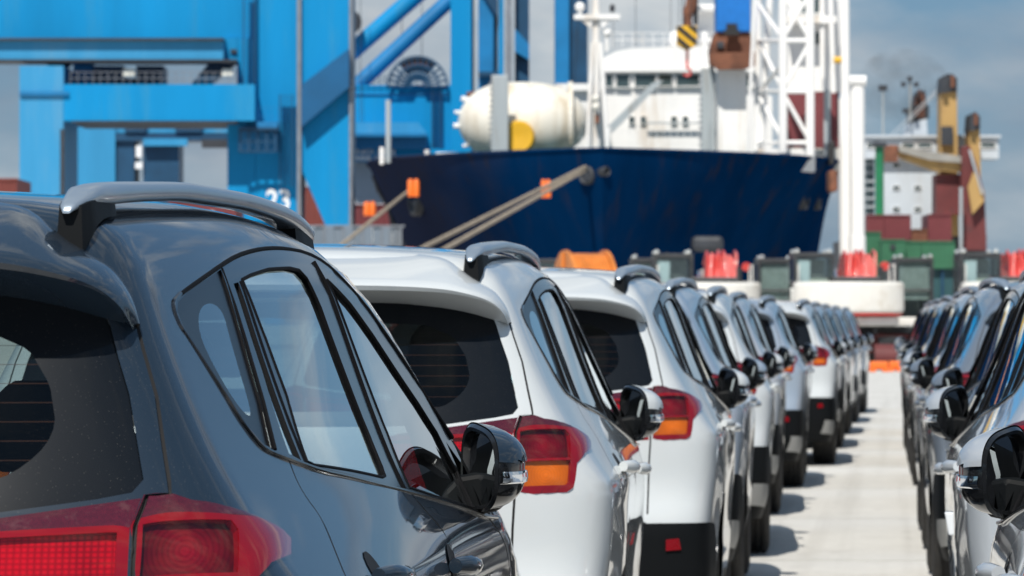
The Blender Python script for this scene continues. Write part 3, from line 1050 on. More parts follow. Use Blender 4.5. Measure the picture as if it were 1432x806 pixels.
    # ---------------- mirrors (folded back against the doors)
    for sg in (1, -1):
        a = math.radians(68)
        ca, sa = math.cos(a), math.sin(a)
        hinge = Vector((.858, 2.985, 1.143))
        def place(u, d, z):                  # u outwards along the arm, d to the shell's nose, z up
            return Vector(((hinge.x + u*ca + d*sa)*sg, hinge.y - u*sa + d*ca, hinge.z + z))
        def outline(t, grow=0.):
            c, s_ = math.cos(t), math.sin(t)
            u = .125 + (.120+grow)*math.copysign(abs(c)**.62, c)
            zz = (.083+grow)*math.copysign(abs(s_)**.66, s_)
            zz *= 1 - .16*(u-.125)/.12 if s_ > 0 else 1 - .10*(u-.125)/.12
            return u, zz + .004
        NT, NR = 56, 12
        def shell(zlo, zhi, grow, name, m):
            v, f = [], []
            ts = np.linspace(0, 2*math.pi, NT, endpoint=False)
            for r_ in np.linspace(1, 0, NR):
                for t in ts:
                    u, zz = outline(t, grow)
                    uu = .118 + (u-.118)*(r_**.8); zq = .004 + (zz-.004)*(r_**.8)
                    d = (.088+grow)*(1-r_**2.4)**.62 * (1 - .25*((uu-.1)/.12)**2 if uu > .1 else 1)
                    v.append((uu, d, zq))
            for i in range(NR-1):
                for k in range(NT):
                    q = (i*NT+k, i*NT+(k+1) % NT, (i+1)*NT+(k+1) % NT, (i+1)*NT+k)
                    zc = sum(v[j][2] for j in q)/4
                    if zlo <= zc < zhi: f.append(q)
            used = sorted({j for q in f for j in q}); ix = {j: n for n, j in enumerate(used)}
            vv = [place(*v[j]) for j in used]
            return MB().add(vv, [tuple(ix[j] for j in q) for q in f]).build(name, m, None, smooth=True)
        hs = shell(-1, 1, 0, 'door_mirror', M['plastic']); hs.parent = root
        hs.data.materials[0] = M['trim']
        cp = shell(.022, 1, .005, 'mirror_cap', M['white']); cp.parent = hs
        # rim and glass
        v = []; ts = np.linspace(0, 2*math.pi, NT, endpoint=False)
        for g_, d_ in ((.002, -.001), (-.004, -.007), (-.011, -.005), (-.014, .012)):
            for t in ts:
                u, zz = outline(t, g_); v.append(place(u, d_, zz))
        f = [(i*NT+k, i*NT+(k+1) % NT, (i+1)*NT+(k+1) % NT, (i+1)*NT+k) for i in range(3) for k in range(NT)]
        MB().add(v, f).build('mirror_rim', M['trim'], hs, smooth=True)
        v = [place(outline(t, -.013)[0], .009, outline(t, -.013)[1]) for t in ts]
        MB().add(v, [tuple(range(NT))]).build('mirror_glass', M['mirror'], hs)
        # turn signal strip round the outer side
        v = []; us = np.append(np.linspace(.06, .232, 14), [.238, .2425, .245])
        for u in us:
            for zz, gr in ((-.002, 0), (.002, .006), (-.010, .0075), (-.019, .006), (-.022, 0)):
                # on the shell surface
                r_ = min(1., abs(u-.118)/(.1275 if u > .118 else .113))**1.25
                d = .088*(1-r_**2.4)**.62 * (1 - .25*((u-.1)/.12)**2 if u > .1 else 1)
                v.append(place(u, d+gr-.001, zz))
        f = [(i*5+k, i*5+k+1, (i+1)*5+k+1, (i+1)*5+k) for i in range(len(us)-1) for k in range(4)]
        MB().add(v, f).build('turn_signal', M['chrome'], hs, smooth=True)
        MB().prism([(.80, 1.035), (.93, 1.062), (.96, 1.09), (.90, 1.14), (.84, 1.13)], 2.90, 3.02).build('mirror_arm', M['plastic'], hs, bevel=.012) if sg > 0 else \
            MB().prism([(-.80, 1.035), (-.84, 1.13), (-.90, 1.14), (-.96, 1.09), (-.93, 1.062)], 2.90, 3.02).build('mirror_arm', M['plastic'], hs, bevel=.012)
    # ---------------- wheels
    prof = [(-.115,.235),(-.118,.30),(-.108,.338),(-.092,.352)]
    for g_ in (-.062, -.022, .022, .062):
        prof += [(g_-.011,.355),(g_-.008,.346),(g_+.008,.346),(g_+.011,.355)]
    prof += [(.092,.352),(.108,.338),(.118,.30),(.115,.235),(.0,.225)]
    for yc in (.98, 3.64):
        for sg in (1, -1):
            w = MB().lathe([(h*sg, r) for h, r in prof], (.775*sg, yc, .355), 'x', 40).build('wheel', M['tyre'], root, smooth=False)
            rm = MB().lathe([(-.10*sg,.232),(.098*sg,.236),(.102*sg,.225),(.085*sg,.205),(-.06*sg,.19)], (.775*sg, yc, .355), 'x', 36)
            rm.lathe([(.07*sg,.001),(.072*sg,.05),(.06*sg,.065),(-.05*sg,.065)], (.775*sg, yc, .355), 'x', 20)
            for k in range(10):
                t = 2*math.pi*(k//2)/5 + (.16 if k % 2 else -.16)
                c = (.775*sg, yc, .355)
                rm.bar((c[0]+.06*sg, c[1]+.05*math.cos(t), c[2]+.05*math.sin(t)), (c[0]+.078*sg, c[1]+.225*math.cos(t), c[2]+.225*math.sin(t)), .020, 6, .014)
            rm.build('rim', M['alloy'], w, smooth=False)
            # wheel housing behind the opening
            MB().lathe([(.40*sg,.40),(.855*sg,.392)], (0, yc, .355), 'x', 24, 0, math.pi).build('wheel_housing', M['rubber'], root, smooth=True)
    # ---------------- floor and cabin
    fb = MB().box(-.84, .84, .40, 4.2, .26, .40)
    fb.box(-.62, .62, .35, 1.5, .40, .80)
    fb.box(-.66, .66, 3.0, 4.1, .40, .78)
    fb.build('underbody', M['rubber'], root)
    cab = MB().box(-.74, .74, 2.98, 3.42, .40, 1.06)
    cab.box(-.80, .80, .55, 3.0, .42, .50)
    cab.build('dashboard', M['cabin'], root, bevel=.03)
    for xs, ys_ in ((.37, 2.20), (-.37, 2.20)):
        st = MB().box(xs-.25, xs+.25, ys_-.05, ys_+.50, .50, .70)
        v = []
        st.prism([(xs-.25,.66),(xs+.25,.66),(xs+.24,1.10),(xs+.17,1.235),(xs-.17,1.235),(xs-.24,1.10)], ys_-.16, ys_-.02)
        so = st.build('front_seat', M['seat'], root, bevel=.05, smooth=True)
        MB().prism([(xs-.13,1.27),(xs+.13,1.27),(xs+.12,1.40),(xs+.08,1.435),(xs-.08,1.435),(xs-.12,1.40)], ys_-.20, ys_-.10).build('headrest', M['seat'], so, bevel=.03, smooth=True)
    rs = MB().box(-.62, .62, 1.15, 1.65, .50, .72)
    rs.prism([(-.62,.7),(.62,.7),(.60,1.12),(.55,1.17),(-.55,1.17),(-.60,1.12)], 1.00, 1.14)
    ro = rs.build('rear_seat', M['seat'], root, bevel=.045, smooth=True)
    for xs in (-.40, .40):
        MB().prism([(xs-.12,1.20),(xs+.12,1.20),(xs+.11,1.32),(xs+.07,1.345),(xs-.07,1.345),(xs-.11,1.32)], .98, 1.07).build('headrest', M['seat'], ro, bevel=.03, smooth=True)
    MB().lathe([(.0,.17),(.016,.187),(.0,.20),(-.016,.187),(.0,.17)], (-.37, 2.80, .98), 'y', 24).build('steering_wheel', M['cabin'], root, smooth=True)

def copy_car(src, name):
    """A copy of the car, its parts and their sub-parts, sharing mesh data."""
    r = src.copy(); COL.objects.link(r)
    for ch in src.children:
        c = ch.copy(); COL.objects.link(c); c.parent = r
        for g in ch.children:
            d = g.copy(); COL.objects.link(d); d.parent = c
    return r

PAINTED = ('body', 'tailgate', 'rear_door', 'front_door', 'rear_spoiler', 'mirror_cap', 'door_handle')
def paint_car(root, key):
    for ch in root.children:
        for o in (ch, *ch.children):
            if o.name.split('.')[0] in PAINTED:
                o.material_slots[0].link = 'OBJECT'
                o.material_slots[0].material = M[key]
# ------------------------------------------------------------------ the port behind the cars
# Frame of the background: X right, Y away from the camera, Z up, turned with the direction the photograph looks in.
CY, SY = math.cos(YAW), math.sin(YAW)
def to_world(X, Y, Z=0.):
    return Vector((X*CY - Y*SY, X*SY + Y*CY, Z))

class Far:
    """A far thing laid out at distance D: p(px, py) gives metres from photograph pixels at that distance."""
    def __init__(s, name, px, D, label=None, cat=None, group=None, z=0.):
        s.D, s.px, s.z = D, px, z
        s.k = D / FOC
        s.root = empty(name, to_world((px-716)*s.k, D, z), YAW, label, cat, group)
    def x(s, px, d=0.): return (px-716)*(s.D+d)/FOC - (s.px-716)*s.k
    def h(s, py, d=0.): return EYE + (HORY-py)*(s.D+d)/FOC - s.z
    def pt(s, px, py, d=0.): return (s.x(px, d), d, s.h(py, d))
    def rect(s, mb, x0, x1, y0, y1, d0=0., d1=1.):
        """box whose front face (at depth d0) fills the pixel rectangle."""
        return mb.box(s.x(x0, d0), s.x(x1, d0), d0, d1, s.h(y1, d0), s.h(y0, d0))
    def part(s, name, m, x0, x1, y0, y1, d0=0., d1=1., parent=None, bevel=0.):
        return s.rect(MB(), x0, x1, y0, y1, d0, d1).build(name, m, parent or s.root, bevel=bevel)
    def poly(s, name, m, pts, d0=0., d1=1., parent=None):
        return MB().prism([(s.x(a, d0), s.h(b, d0)) for a, b in pts], d0, d1).build(name, m, parent or s.root)
    def rod(s, name, m, a, b, r, parent=None, n=8, r2=None):
        """round bar between (px, py, depth) points, r in pixels."""
        return MB().bar(s.pt(*a), s.pt(*b), r*s.k, n, None if r2 is None else r2*s.k).build(name, m, parent or s.root, smooth=n > 6)
    def rods(s, name, m, segs, r, parent=None, n=6):
        mb = MB()
        for a, b in segs: mb.bar(s.pt(*a), s.pt(*b), r*s.k, n)
        return mb.build(name, m, parent or s.root)
    def window(s, x0, x1, y0, y1, d, parent=None, fr=1.2, glass=None, frame=None):
        f = MB()
        s.rect(f, x0-fr, x1+fr, y0-fr, y0, d-.10, d+.05); s.rect(f, x0-fr, x1+fr, y1, y1+fr, d-.10, d+.05)
        s.rect(f, x0-fr, x0, y0, y1, d-.10, d+.05); s.rect(f, x1, x1+fr, y0, y1, d-.10, d+.05)
        o = f.build('window', frame or M['ship_white'], parent or s.root)
        s.part('pane', glass or M['far_glass'], x0, x1, y0, y1, d-.03, d+.02, o)
        return o
    def ladder(s, name, m, xa, xb, y0, y1, d=-.3, parent=None, step=5.):
        mb = MB()
        for x in (xa, xb): s.rect(mb, x-.7, x+.7, y0, y1, d-.08, d+.08)
        y = y0+2
        while y < y1:
            s.rect(mb, xa+.7, xb-.7, y-.35, y+.35, d-.05, d+.05); y += step
        return mb.build(name, m, parent or s.root)
    def railing(s, name, m, xa, xb, y0, y1, d=-.2, parent=None, n=8):
        mb = MB()
        for k in range(n+1):
            x = xa+(xb-xa)*k/n
            s.rect(mb, x-.4, x+.4, y0, y1, d-.03, d+.03)
        for f in (0, .5): 
            y = y0+(y1-y0)*f
            s.rect(mb, xa, xb, y-.4, y+.4, d-.06, d-.031)
        return mb.build(name, m, parent or s.root)

M['crane_blue'] = mat('crane_blue', (.001, .235, .52), .5, 0, 0, .22, var=.13, vscale=.35, dirt=(.03, .24, .44), dscale=.5, streak=True)
M['crane_light'] = mat('crane_blue_faded', (.03, .26, .50), .5, 0, 0, .4, var=.16, vscale=.4, dirt=(.10, .27, .42), dscale=.4, streak=True)
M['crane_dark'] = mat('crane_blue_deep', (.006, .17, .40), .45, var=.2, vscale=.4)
M['crane_shade'] = mat('crane_shadow_blue', (.002, .085, .21), .5, var=.15, vscale=.4)
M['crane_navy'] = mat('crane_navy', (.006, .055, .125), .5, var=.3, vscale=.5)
M['steel_grey'] = mat('galvanised_grey', (.23, .25, .28), .5, .3, var=.2, vscale=2)
M['iron_dark'] = mat('dark_iron', (.03, .034, .042), .6, var=.3, vscale=1.5)
M['rust'] = mat('rusty_iron', (.17, .065, .035), .8, var=.5, vscale=1.2, dirt=(.05, .03, .025), dscale=1.5)
M['ship_white'] = mat('ship_white', (.84, .83, .81), .45, var=.05, vscale=.8, dirt=(.55, .45, .34), dscale=.55, streak=True)
M['ship_cream'] = mat('ship_cream', (.78, .75, .67), .5, var=.05, vscale=.7, dirt=(.52, .42, .28), dscale=.4, streak=True)
M['ship_grey'] = mat('ship_grey', (.36, .40, .42), .5, var=.1, vscale=1, dirt=(.25, .22, .18), dscale=.8, streak=True)
M['hull_navy'] = mat('hull_navy', (.001, .021, .072), .6, 0, .0, .0, var=.3, vscale=.22, dirt=(.020, .021, .030), dscale=.22, streak=True)
def hull_sheen_rust(m):
    # sheen on the port bow put into the colour, and faint rust runs under the deck edge
    n, l = m.node_tree.nodes, m.node_tree.links
    b = n['Principled BSDF']; src = b.inputs['Base Color'].links[0].from_socket
    tc = n.new('ShaderNodeTexCoord'); sx = n.new('ShaderNodeSeparateXYZ'); l.new(tc.outputs['Object'], sx.inputs[0])
    nz = n.new('ShaderNodeTexNoise'); nz.inputs['Scale'].default_value = .28; nz.inputs['Detail'].default_value = 6
    l.new(tc.outputs['Object'], nz.inputs['Vector'])
    a = n.new('ShaderNodeMath'); a.operation = 'MULTIPLY_ADD'; a.inputs[1].default_value = 7; l.new(nz.outputs['Fac'], a.inputs[0]); l.new(sx.outputs['X'], a.inputs[2])
    mr = n.new('ShaderNodeMapRange'); mr.inputs[1].default_value = -.5; mr.inputs[2].default_value = -4.5; mr.inputs[3].default_value = 0; mr.inputs[4].default_value = .85
    l.new(a.outputs[0], mr.inputs[0])
    x1 = n.new('ShaderNodeMix'); x1.data_type = 'RGBA'; l.new(mr.outputs[0], x1.inputs[0]); l.new(src, x1.inputs[6]); x1.inputs[7].default_value = (.024, .028, .052, 1)
    mp = n.new('ShaderNodeMapping'); mp.inputs['Scale'].default_value = (1.1, 1.1, .10); l.new(tc.outputs['Object'], mp.inputs['Vector'])
    n2 = n.new('ShaderNodeTexNoise'); n2.inputs['Scale'].default_value = 1.3; n2.inputs['Detail'].default_value = 5; l.new(mp.outputs['Vector'], n2.inputs['Vector'])
    m2 = n.new('ShaderNodeMapRange'); m2.inputs[1].default_value = .55; m2.inputs[2].default_value = .72; m2.inputs[4].default_value = .6; l.new(n2.outputs['Fac'], m2.inputs[0])
    mz = n.new('ShaderNodeMapRange'); mz.inputs[1].default_value = 4.5; mz.inputs[2].default_value = 7.6; l.new(sx.outputs['Z'], mz.inputs[0])
    mm = n.new('ShaderNodeMath'); mm.operation = 'MULTIPLY'; l.new(m2.outputs[0], mm.inputs[0]); l.new(mz.outputs[0], mm.inputs[1])
    x2 = n.new('ShaderNodeMix'); x2.data_type = 'RGBA'; l.new(mm.outputs[0], x2.inputs[0]); l.new(x1.outputs[2], x2.inputs[6]); x2.inputs[7].default_value = (.035, .024, .016, 1)
    l.new(x2.outputs[2], b.inputs['Base Color'])
hull_sheen_rust(M['hull_navy'])
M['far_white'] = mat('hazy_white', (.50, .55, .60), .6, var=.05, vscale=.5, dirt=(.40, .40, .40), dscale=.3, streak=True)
M['jib_grey'] = mat('jib_beige', (.27, .26, .235), .6, var=.2, vscale=.5)
M['far_glass'] = mat('far_window_glass', (.045, .07, .075), .08, 0, 0, .8)
M['sign_yellow'] = mat('safety_yellow', (.75, .42, .02), .5, var=.1, vscale=2)
M['black_paint'] = mat('black_paint', (.02, .02, .02), .5)
M['cab_blue'] = mat('cab_blue', (.01, .16, .52), .4, var=.1)
M['ochre'] = mat('derrick_ochre', (.42, .26, .09), .6, var=.15, vscale=.5, dirt=(.16, .09, .05), dscale=.5, streak=True)
M['oxide'] = mat('oxide_red', (.12, .022, .022), .65, var=.25, vscale=.5, dirt=(.05, .03, .03), dscale=.7)
M['box_red'] = mat('container_red', (.20, .045, .035), .6, var=.2, vscale=.6, dirt=(.10, .06, .05), dscale=.8)
M['box_maroon'] = mat('container_maroon', (.17, .035, .04), .55, var=.15, vscale=.6)
M['box_green'] = mat('container_green', (.03, .14, .07), .6, var=.25, vscale=.5, dirt=(.02, .06, .04), dscale=.7)
M['post_green'] = mat('post_green', (.012, .17, .07), .5, var=.2, vscale=.5)
M['tank_teal'] = mat('teal_paint', (.02, .075, .085), .5, var=.25, vscale=.6)
M['dig_red'] = mat('digger_red', (.62, .055, .045), .4, 0, .2, .5, var=.12, vscale=2, dirt=(.35, .10, .08), dscale=2)
M['dig_white'] = mat('digger_white', (.72, .70, .65), .4, 0, .3, .5, var=.05, vscale=1.5, dirt=(.58, .53, .45), dscale=1.0)
M['dig_dark'] = mat('digger_dark', (.035, .037, .04), .5, var=.3, vscale=2)
M['orange'] = mat('drum_orange', (.62, .20, .035), .5, var=.25, vscale=2.5, dirt=(.32, .10, .03), dscale=2)
M['guard_orange'] = mat('guard_orange', (.85, .17, .02), .5, var=.08)
M['added_panel'] = mat('added_panel_grey', (.36, .38, .37), .8, var=.2, vscale=6)
M['cabin_grey'] = mat('cab_seat_grey', (.16, .17, .17), .8)
M['joint'] = mat('joint_sealant', (.47, .455, .42), .9, var=.25, vscale=3)
M['rope'] = mat('mooring_rope', (.33, .27, .20), .9, var=.3, vscale=3, bump=.5, bscale=9)
M['fence_grey'] = mat('fence_grey', (.15, .19, .235), .6, var=.15, vscale=.8, dirt=(.10, .10, .10), dscale=.7, streak=True)
M['lamp_white'] = mat('lamp_housing', (.75, .72, .62), .4)
M['sign_white'] = mat('white_lettering', (.80, .82, .84), .5)
M['work_lamp'] = mat('work_lamp_glass', (.85, .85, .8), .05, .6)

def lettering(name, text, m, parent, x, d, z, height, width=None):
    """Flat print: text turned into a thin mesh facing the camera."""
    cu = bpy.data.curves.new(name, 'FONT')
    cu.body = text; cu.size = height*1.4; cu.extrude = .01
    cu.offset = height*.035
    o = bpy.data.objects.new(name, cu); COL.objects.link(o)
    dg = bpy.context.evaluated_depsgraph_get()
    me = bpy.data.meshes.new_from_object(o.evaluated_get(dg))
    bpy.data.objects.remove(o)
    v = np.empty(len(me.vertices)*3); me.vertices.foreach_get('co', v); v = v.reshape(-1, 3)
    v[:, :2] -= v[:, :2].min(0)
    sc = height/max(v[:,1].max(), 1e-6); sx = sc if width is None else width/max(v[:,0].max(), 1e-6)
    w = np.stack([v[:,0]*sx + x, d - v[:,2], v[:,1]*sc + z], 1)
    me.vertices.foreach_set('co', w.ravel()); me.update()
    me.materials.clear(); me.materials.append(m)
    ob = bpy.data.objects.new(name, me); COL.objects.link(ob); ob.parent = parent
    if len(text) > 4: ob['kind'] = 'stuff'
    return ob

# ---- ground
def ground_material():
    m = mat('concrete_apron', (.47, .455, .42), .82)
    n, l = m.node_tree.nodes, m.node_tree.links
    b = n['Principled BSDF']
    tc = n.new('ShaderNodeTexCoord')
    a = n.new('ShaderNodeTexNoise'); a.inputs['Scale'].default_value = .35; a.inputs['Detail'].default_value = 8; a.inputs['Roughness'].default_value = .7
    l.new(tc.outputs['Object'], a.inputs['Vector'])
    c = n.new('ShaderNodeTexNoise'); c.inputs['Scale'].default_value = 9; c.inputs['Detail'].default_value = 8; c.inputs['Roughness'].default_value = .75
    l.new(tc.outputs['Object'], c.inputs['Vector'])
    r = n.new('ShaderNodeValToRGB')
    r.color_ramp.elements[0].position = .3; r.color_ramp.elements[0].color = (.53, .515, .48, 1)
    r.color_ramp.elements[1].position = .7; r.color_ramp.elements[1].color = (.66, .645, .61, 1)
    l.new(a.outputs['Fac'], r.inputs['Fac'])
    r2 = n.new('ShaderNodeValToRGB')
    r2.color_ramp.elements[0].position = .3; r2.color_ramp.elements[0].color = (.86, .86, .86, 1)
    r2.color_ramp.elements[1].position = .65; r2.color_ramp.elements[1].color = (1.04, 1.04, 1.03, 1)
    l.new(c.outputs['Fac'], r2.inputs['Fac'])
    x = n.new('ShaderNodeMix'); x.data_type = 'RGBA'; x.blend_type = 'MULTIPLY'; x.inputs[0].default_value = 1
    l.new(r.outputs['Color'], x.inputs[6]); l.new(r2.outputs['Color'], x.inputs[7])
    st = n.new('ShaderNodeTexNoise'); st.inputs['Scale'].default_value = 1.6; st.inputs['Detail'].default_value = 5
    l.new(tc.outputs['Object'], st.inputs['Vector'])
    sr = n.new('ShaderNodeValToRGB'); sr.color_ramp.elements[0].position = .62; sr.color_ramp.elements[1].position = .70
    sr.color_ramp.elements[0].color = (0, 0, 0, 1); sr.color_ramp.elements[1].color = (.28, .28, .28, 1)
    l.new(st.outputs['Fac'], sr.inputs['Fac'])
    y = n.new('ShaderNodeMix'); y.data_type = 'RGBA'
    l.new(sr.outputs['Color'], y.inputs[0]); l.new(x.outputs[2], y.inputs[6]); y.inputs[7].default_value = (.36, .34, .31, 1)
    tm = n.new('ShaderNodeMapping'); tm.inputs['Scale'].default_value = (5.5, .045, 1)
    l.new(tc.outputs['Object'], tm.inputs['Vector'])
    tn = n.new('ShaderNodeTexNoise'); tn.inputs['Scale'].default_value = 1.0; tn.inputs['Detail'].default_value = 4
    l.new(tm.outputs['Vector'], tn.inputs['Vector'])
    tr = n.new('ShaderNodeValToRGB'); tr.color_ramp.elements[0].position = .50; tr.color_ramp.elements[1].position = .68
    tr.color_ramp.elements[0].color = (0, 0, 0, 1); tr.color_ramp.elements[1].color = (.24, .24, .24, 1)
    l.new(tn.outputs['Fac'], tr.inputs['Fac'])
    z = n.new('ShaderNodeMix'); z.data_type = 'RGBA'
    l.new(tr.outputs['Color'], z.inputs[0]); l.new(y.outputs[2], z.inputs[6]); z.inputs[7].default_value = (.30, .28, .25, 1)
    vo = n.new('ShaderNodeTexVoronoi'); vo.inputs['Scale'].default_value = 2.3
    l.new(tc.outputs['Object'], vo.inputs['Vector'])
    sp = n.new('ShaderNodeValToRGB'); sp.color_ramp.elements[0].position = .03; sp.color_ramp.elements[1].position = .13
    sp.color_ramp.elements[0].color = (.55, .55, .55, 1); sp.color_ramp.elements[1].color = (0, 0, 0, 1)
    l.new(vo.outputs['Distance'], sp.inputs['Fac'])
    z2 = n.new('ShaderNodeMix'); z2.data_type = 'RGBA'
    l.new(sp.outputs['Color'], z2.inputs[0]); l.new(z.outputs[2], z2.inputs[6]); z2.inputs[7].default_value = (.20, .19, .17, 1)
    l.new(z2.outputs[2], b.inputs['Base Color'])
    bp = n.new('ShaderNodeBump'); bp.inputs['Strength'].default_value = .25; bp.inputs['Distance'].default_value = .02
    l.new(c.outputs['Fac'], bp.inputs['Height']); l.new(bp.outputs['Normal'], b.inputs['Normal'])
    return m
gm = MB().box(-3000, 3000, -400, 8000, -.5, 0)
tag(gm.build('ground', ground_material()), kind='structure')
# expansion joints of the concrete bays that cross the aisle
for k, y in enumerate(np.arange(4.0, 95, 6.0)):
    tag(MB().box(-40, 40, y-.006, y+.006, .001, .004).build('paving_joint', M['joint']), kind='structure')

# ---- big blue crane at the left
A = Far('gantry_crane', 420, 240, 'huge blue gantry crane numbered 23 filling the left of the quay', 'crane', 'blue quay cranes')
A.part('girder', M['crane_blue'], -80, 357, -60, 53, 0, 7)
A.part('walkway_beam', M['crane_light'], -80, 312, 57, 83, -2.2, -.2)
A.part('walkway_edge', M['iron_dark'], -80, 312, 53.4, 56.6, -2.6, -.1)
A.part('walkway_edge', M['iron_dark'], -80, 331, 83.4, 86.6, -2.6, -.1)
A.part('portal_beam', M['crane_blue'], 89, 356, 118, 169, -2.9, 5)
A.part('portal_beam_lip', M['iron_dark'], 100, 331, 169.3, 171.5, -3.0, 4.8)
A.part('leg', M['crane_light'], 27, 88.5, 92, 455, -2.9, 5)
A.part('leg_edge', M['iron_dark'], 84, 89.5, 181, 455, -3.05, -2.92)
A.part('splice_plate', M['crane_dark'], 27, 96, 128.5, 133, -3.1, -2.95)
A.part('leg', M['crane_blue'], 357.5, 415, -60, 310, -.6, 5)
A.poly('leg', M['crane_blue'], [(421, -60), (488, -60), (488, 318), (456, 318), (421, 236)], -.6, 5)
A.poly('brace_or_shadow_band', M['crane_shade'], [(421.2, 119), (488, 68), (488, 122), (421.2, 178)], -1.5, -.62)  # dark plate shaped as a cast shadow on the leg, not a real member
A.part('corner_post', M['steel_grey'], 415.2, 420.8, -60, 335, -.9, 4)
A.part('corner_post', M['steel_grey'], 488.2, 492.5, -60, 335, -.9, 4)
A.part('foot_panel', M['crane_blue'], 318, 357, 171.8, 312, -.5, 5)
A.part('girder_end', M['crane_blue'], 331.5, 357, 53.3, 117.7, -.3, 5)
A.part('girder_end', M['crane_blue'], 312.5, 331, 53.3, 83, -.35, 5)
A.poly('foot_panel', M['crane_blue'], [(357.5, 310.3), (415, 310.3), (415, 455), (370, 455)], 1.0, 4)
A.part('number_plate_rib', M['crane_dark'], 357.6, 388, 170, 178, -2.4, -.65)
dk = MB()
for k in range(5): A.rect(dk, 334+k*12.4, 337+k*12.4, 182, 213, -2.2, -2.0)
for y in (182, 197, 211): A.rect(dk, 337.2, 383, y, y+2.2, -2.1, -1.9)
dk.build('landing_frame', M['crane_navy'], A.root)
A.part('landing_floor', M['crane_navy'], 333, 389, 178.2, 181.6, -2.4, -.65)
A.part('landing_back', M['crane_dark'], 333, 388, 181.8, 213, -.8, -.62)
A.ladder('ladder', M['crane_navy'], 340, 356, -40, 168, -1.2, step=4.6)
A.ladder('ladder', M['crane_navy'], 391, 409, 132, 262, -1.1, step=4.6)
A.railing('railing', M['crane_dark'], 333, 389, 150, 177, -2.3, n=6)
A.railing('railing', M['steel_grey'], 98, 330, 101, 118, -2.6, n=22)
for x0, x1, y0, y1 in ((131, 172, 92, 115), (176, 187, 109, 116), (190, 228, 92, 116)):
    A.part('machinery_box', M['crane_navy'], x0, x1, y0, y1, 2, 5)
A.part('machinery_box', M['crane_light'], 102, 130, 90, 117, 3, 5)
A.poly('brace_or_shadow_band', M['crane_navy'], [(64, 88), (99, 88), (80, 110)], .2, 1.2)
A.poly('brace_or_shadow_band', M['crane_navy'], [(268, 117), (292, 88), (330, 88), (296, 117)], 1.5, 2.5)
for x in (180, 318):
    A.part('floodlight', M['lamp_white'], x-8, x+8, 96, 107, -2.2, -1.6, bevel=.05)
A.part('junction_box', M['iron_dark'], 322, 331, 69, 74, -.5, -.25)
lettering('crane_number', '23', M['sign_white'], A.root, A.x(372, -.62), -.62, A.h(294, -.62), 29*A.k, 33*A.k)

# ---- second crane seen through the portal of the first
B = Far('gantry_crane', 200, 275, 'darker blue crane framed under the portal of the crane numbered 23', 'crane', 'blue quay cranes')
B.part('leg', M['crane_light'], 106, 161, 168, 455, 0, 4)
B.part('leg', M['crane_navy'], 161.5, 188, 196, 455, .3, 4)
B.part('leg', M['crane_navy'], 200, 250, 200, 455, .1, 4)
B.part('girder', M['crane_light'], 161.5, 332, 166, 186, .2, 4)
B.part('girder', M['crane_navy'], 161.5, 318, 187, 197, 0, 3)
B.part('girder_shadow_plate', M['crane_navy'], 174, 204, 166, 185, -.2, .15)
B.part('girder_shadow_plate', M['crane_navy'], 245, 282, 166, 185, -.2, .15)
B.part('end_carriage', M['crane_light'], 200, 262, 194, 204, -.6, -.1)
B.part('end_carriage', M['iron_dark'], 282, 330, 195, 207, -.4, -.1)
B.part('cable_box', M['sign_white'], 190, 198, 204, 220, -.3, .2)
B.part('cable_box', M['sign_white'], 189, 199, 227, 236, -.3, .2)
B.ladder('ladder', M['iron_dark'], 92, 103, 178, 400, 1.0, step=7)

# ---- crane behind the ship's bow, with the cable reel
Cc = Far('gantry_crane', 640, 262, 'blue crane with slanting braces and a round cable reel behind the bow', 'crane', 'blue quay cranes')
Cc.part('leg', M['crane_blue'], 630, 659, -60, 455, 0, 5)
Cc.part('leg_flange', M['crane_navy'], 659.2, 662, -60, 455, .5, 5)
Cc.part('beam', M['crane_blue'], 478, 629.8, 119, 214, .8, 5)
Cc.part('beam_seam', M['crane_dark'], 489, 629, 131, 133, .7, .79)
for x0, y0, x1, y1, w in ((440, 118, 600, -22, 12.5), (470, 147, 668, -36, 11)):
    Cc.rod('brace_or_shadow_band', M['crane_dark'] if x0 > 450 else M['crane_blue'], (x0, y0, 2.5), (x1, y1, 2.5), w, n=16)
Cc.rod('sheave', M['iron_dark'], (489, 31, 1.2), (489, 31, 2.0), 17, n=20)
rl = MB()
c0 = Cc.pt(584, 121, .2)
R = 43*Cc.k
for rr in (R, R*.72, R*.42):
    rl.lathe([(-.12, rr-.12), (.12, rr-.12), (.12, rr), (-.12, rr), (-.12, rr-.12)], c0, 'y', 40, 0, math.pi)
for k in range(15):
    t = math.pi*k/14
    rl.bar((c0[0]+R*.2*math.cos(t), c0[1], c0[2]+R*.2*math.sin(t)), (c0[0]+R*math.cos(t), c0[1], c0[2]+R*math.sin(t)), .07, 5)
tag(rl.build('cable_reel', M['crane_navy'], Cc.root))
rb = MB()
for k in range(7):
    t = math.radians(62 + k*9.5)
    rb.bar((c0[0]+R*.5*math.cos(t), c0[1]+.3, c0[2]+R*.5*math.sin(t)), (c0[0]+R*.92*math.cos(t), c0[1]+.3, c0[2]+R*.92*math.sin(t)), .24, 6)
rb.build('reel_cable', M['rust'], Cc.root)
Cc.ladder('ladder', M['crane_navy'], 604, 617, 119, 214, .4, step=4.5)
Cc.part('platform', M['crane_dark'], 478, 597, 187, 191, -3, .7)
Cc.part('platform_house', M['crane_dark'], 478, 597, 191.2, 208, -2.2, .7)
Cc.poly('platform_roof', M['crane_light'], [(478, 171.5), (585, 171.5), (597, 186.8), (478, 186.8)], -1.5, .7)
Cc.railing('railing', M['crane_navy'], 478, 600, 107, 119, .5, n=14)
Cc.part('sign_board', M['crane_blue'], 478, 629, 208.4, 226, -1.4, .7)
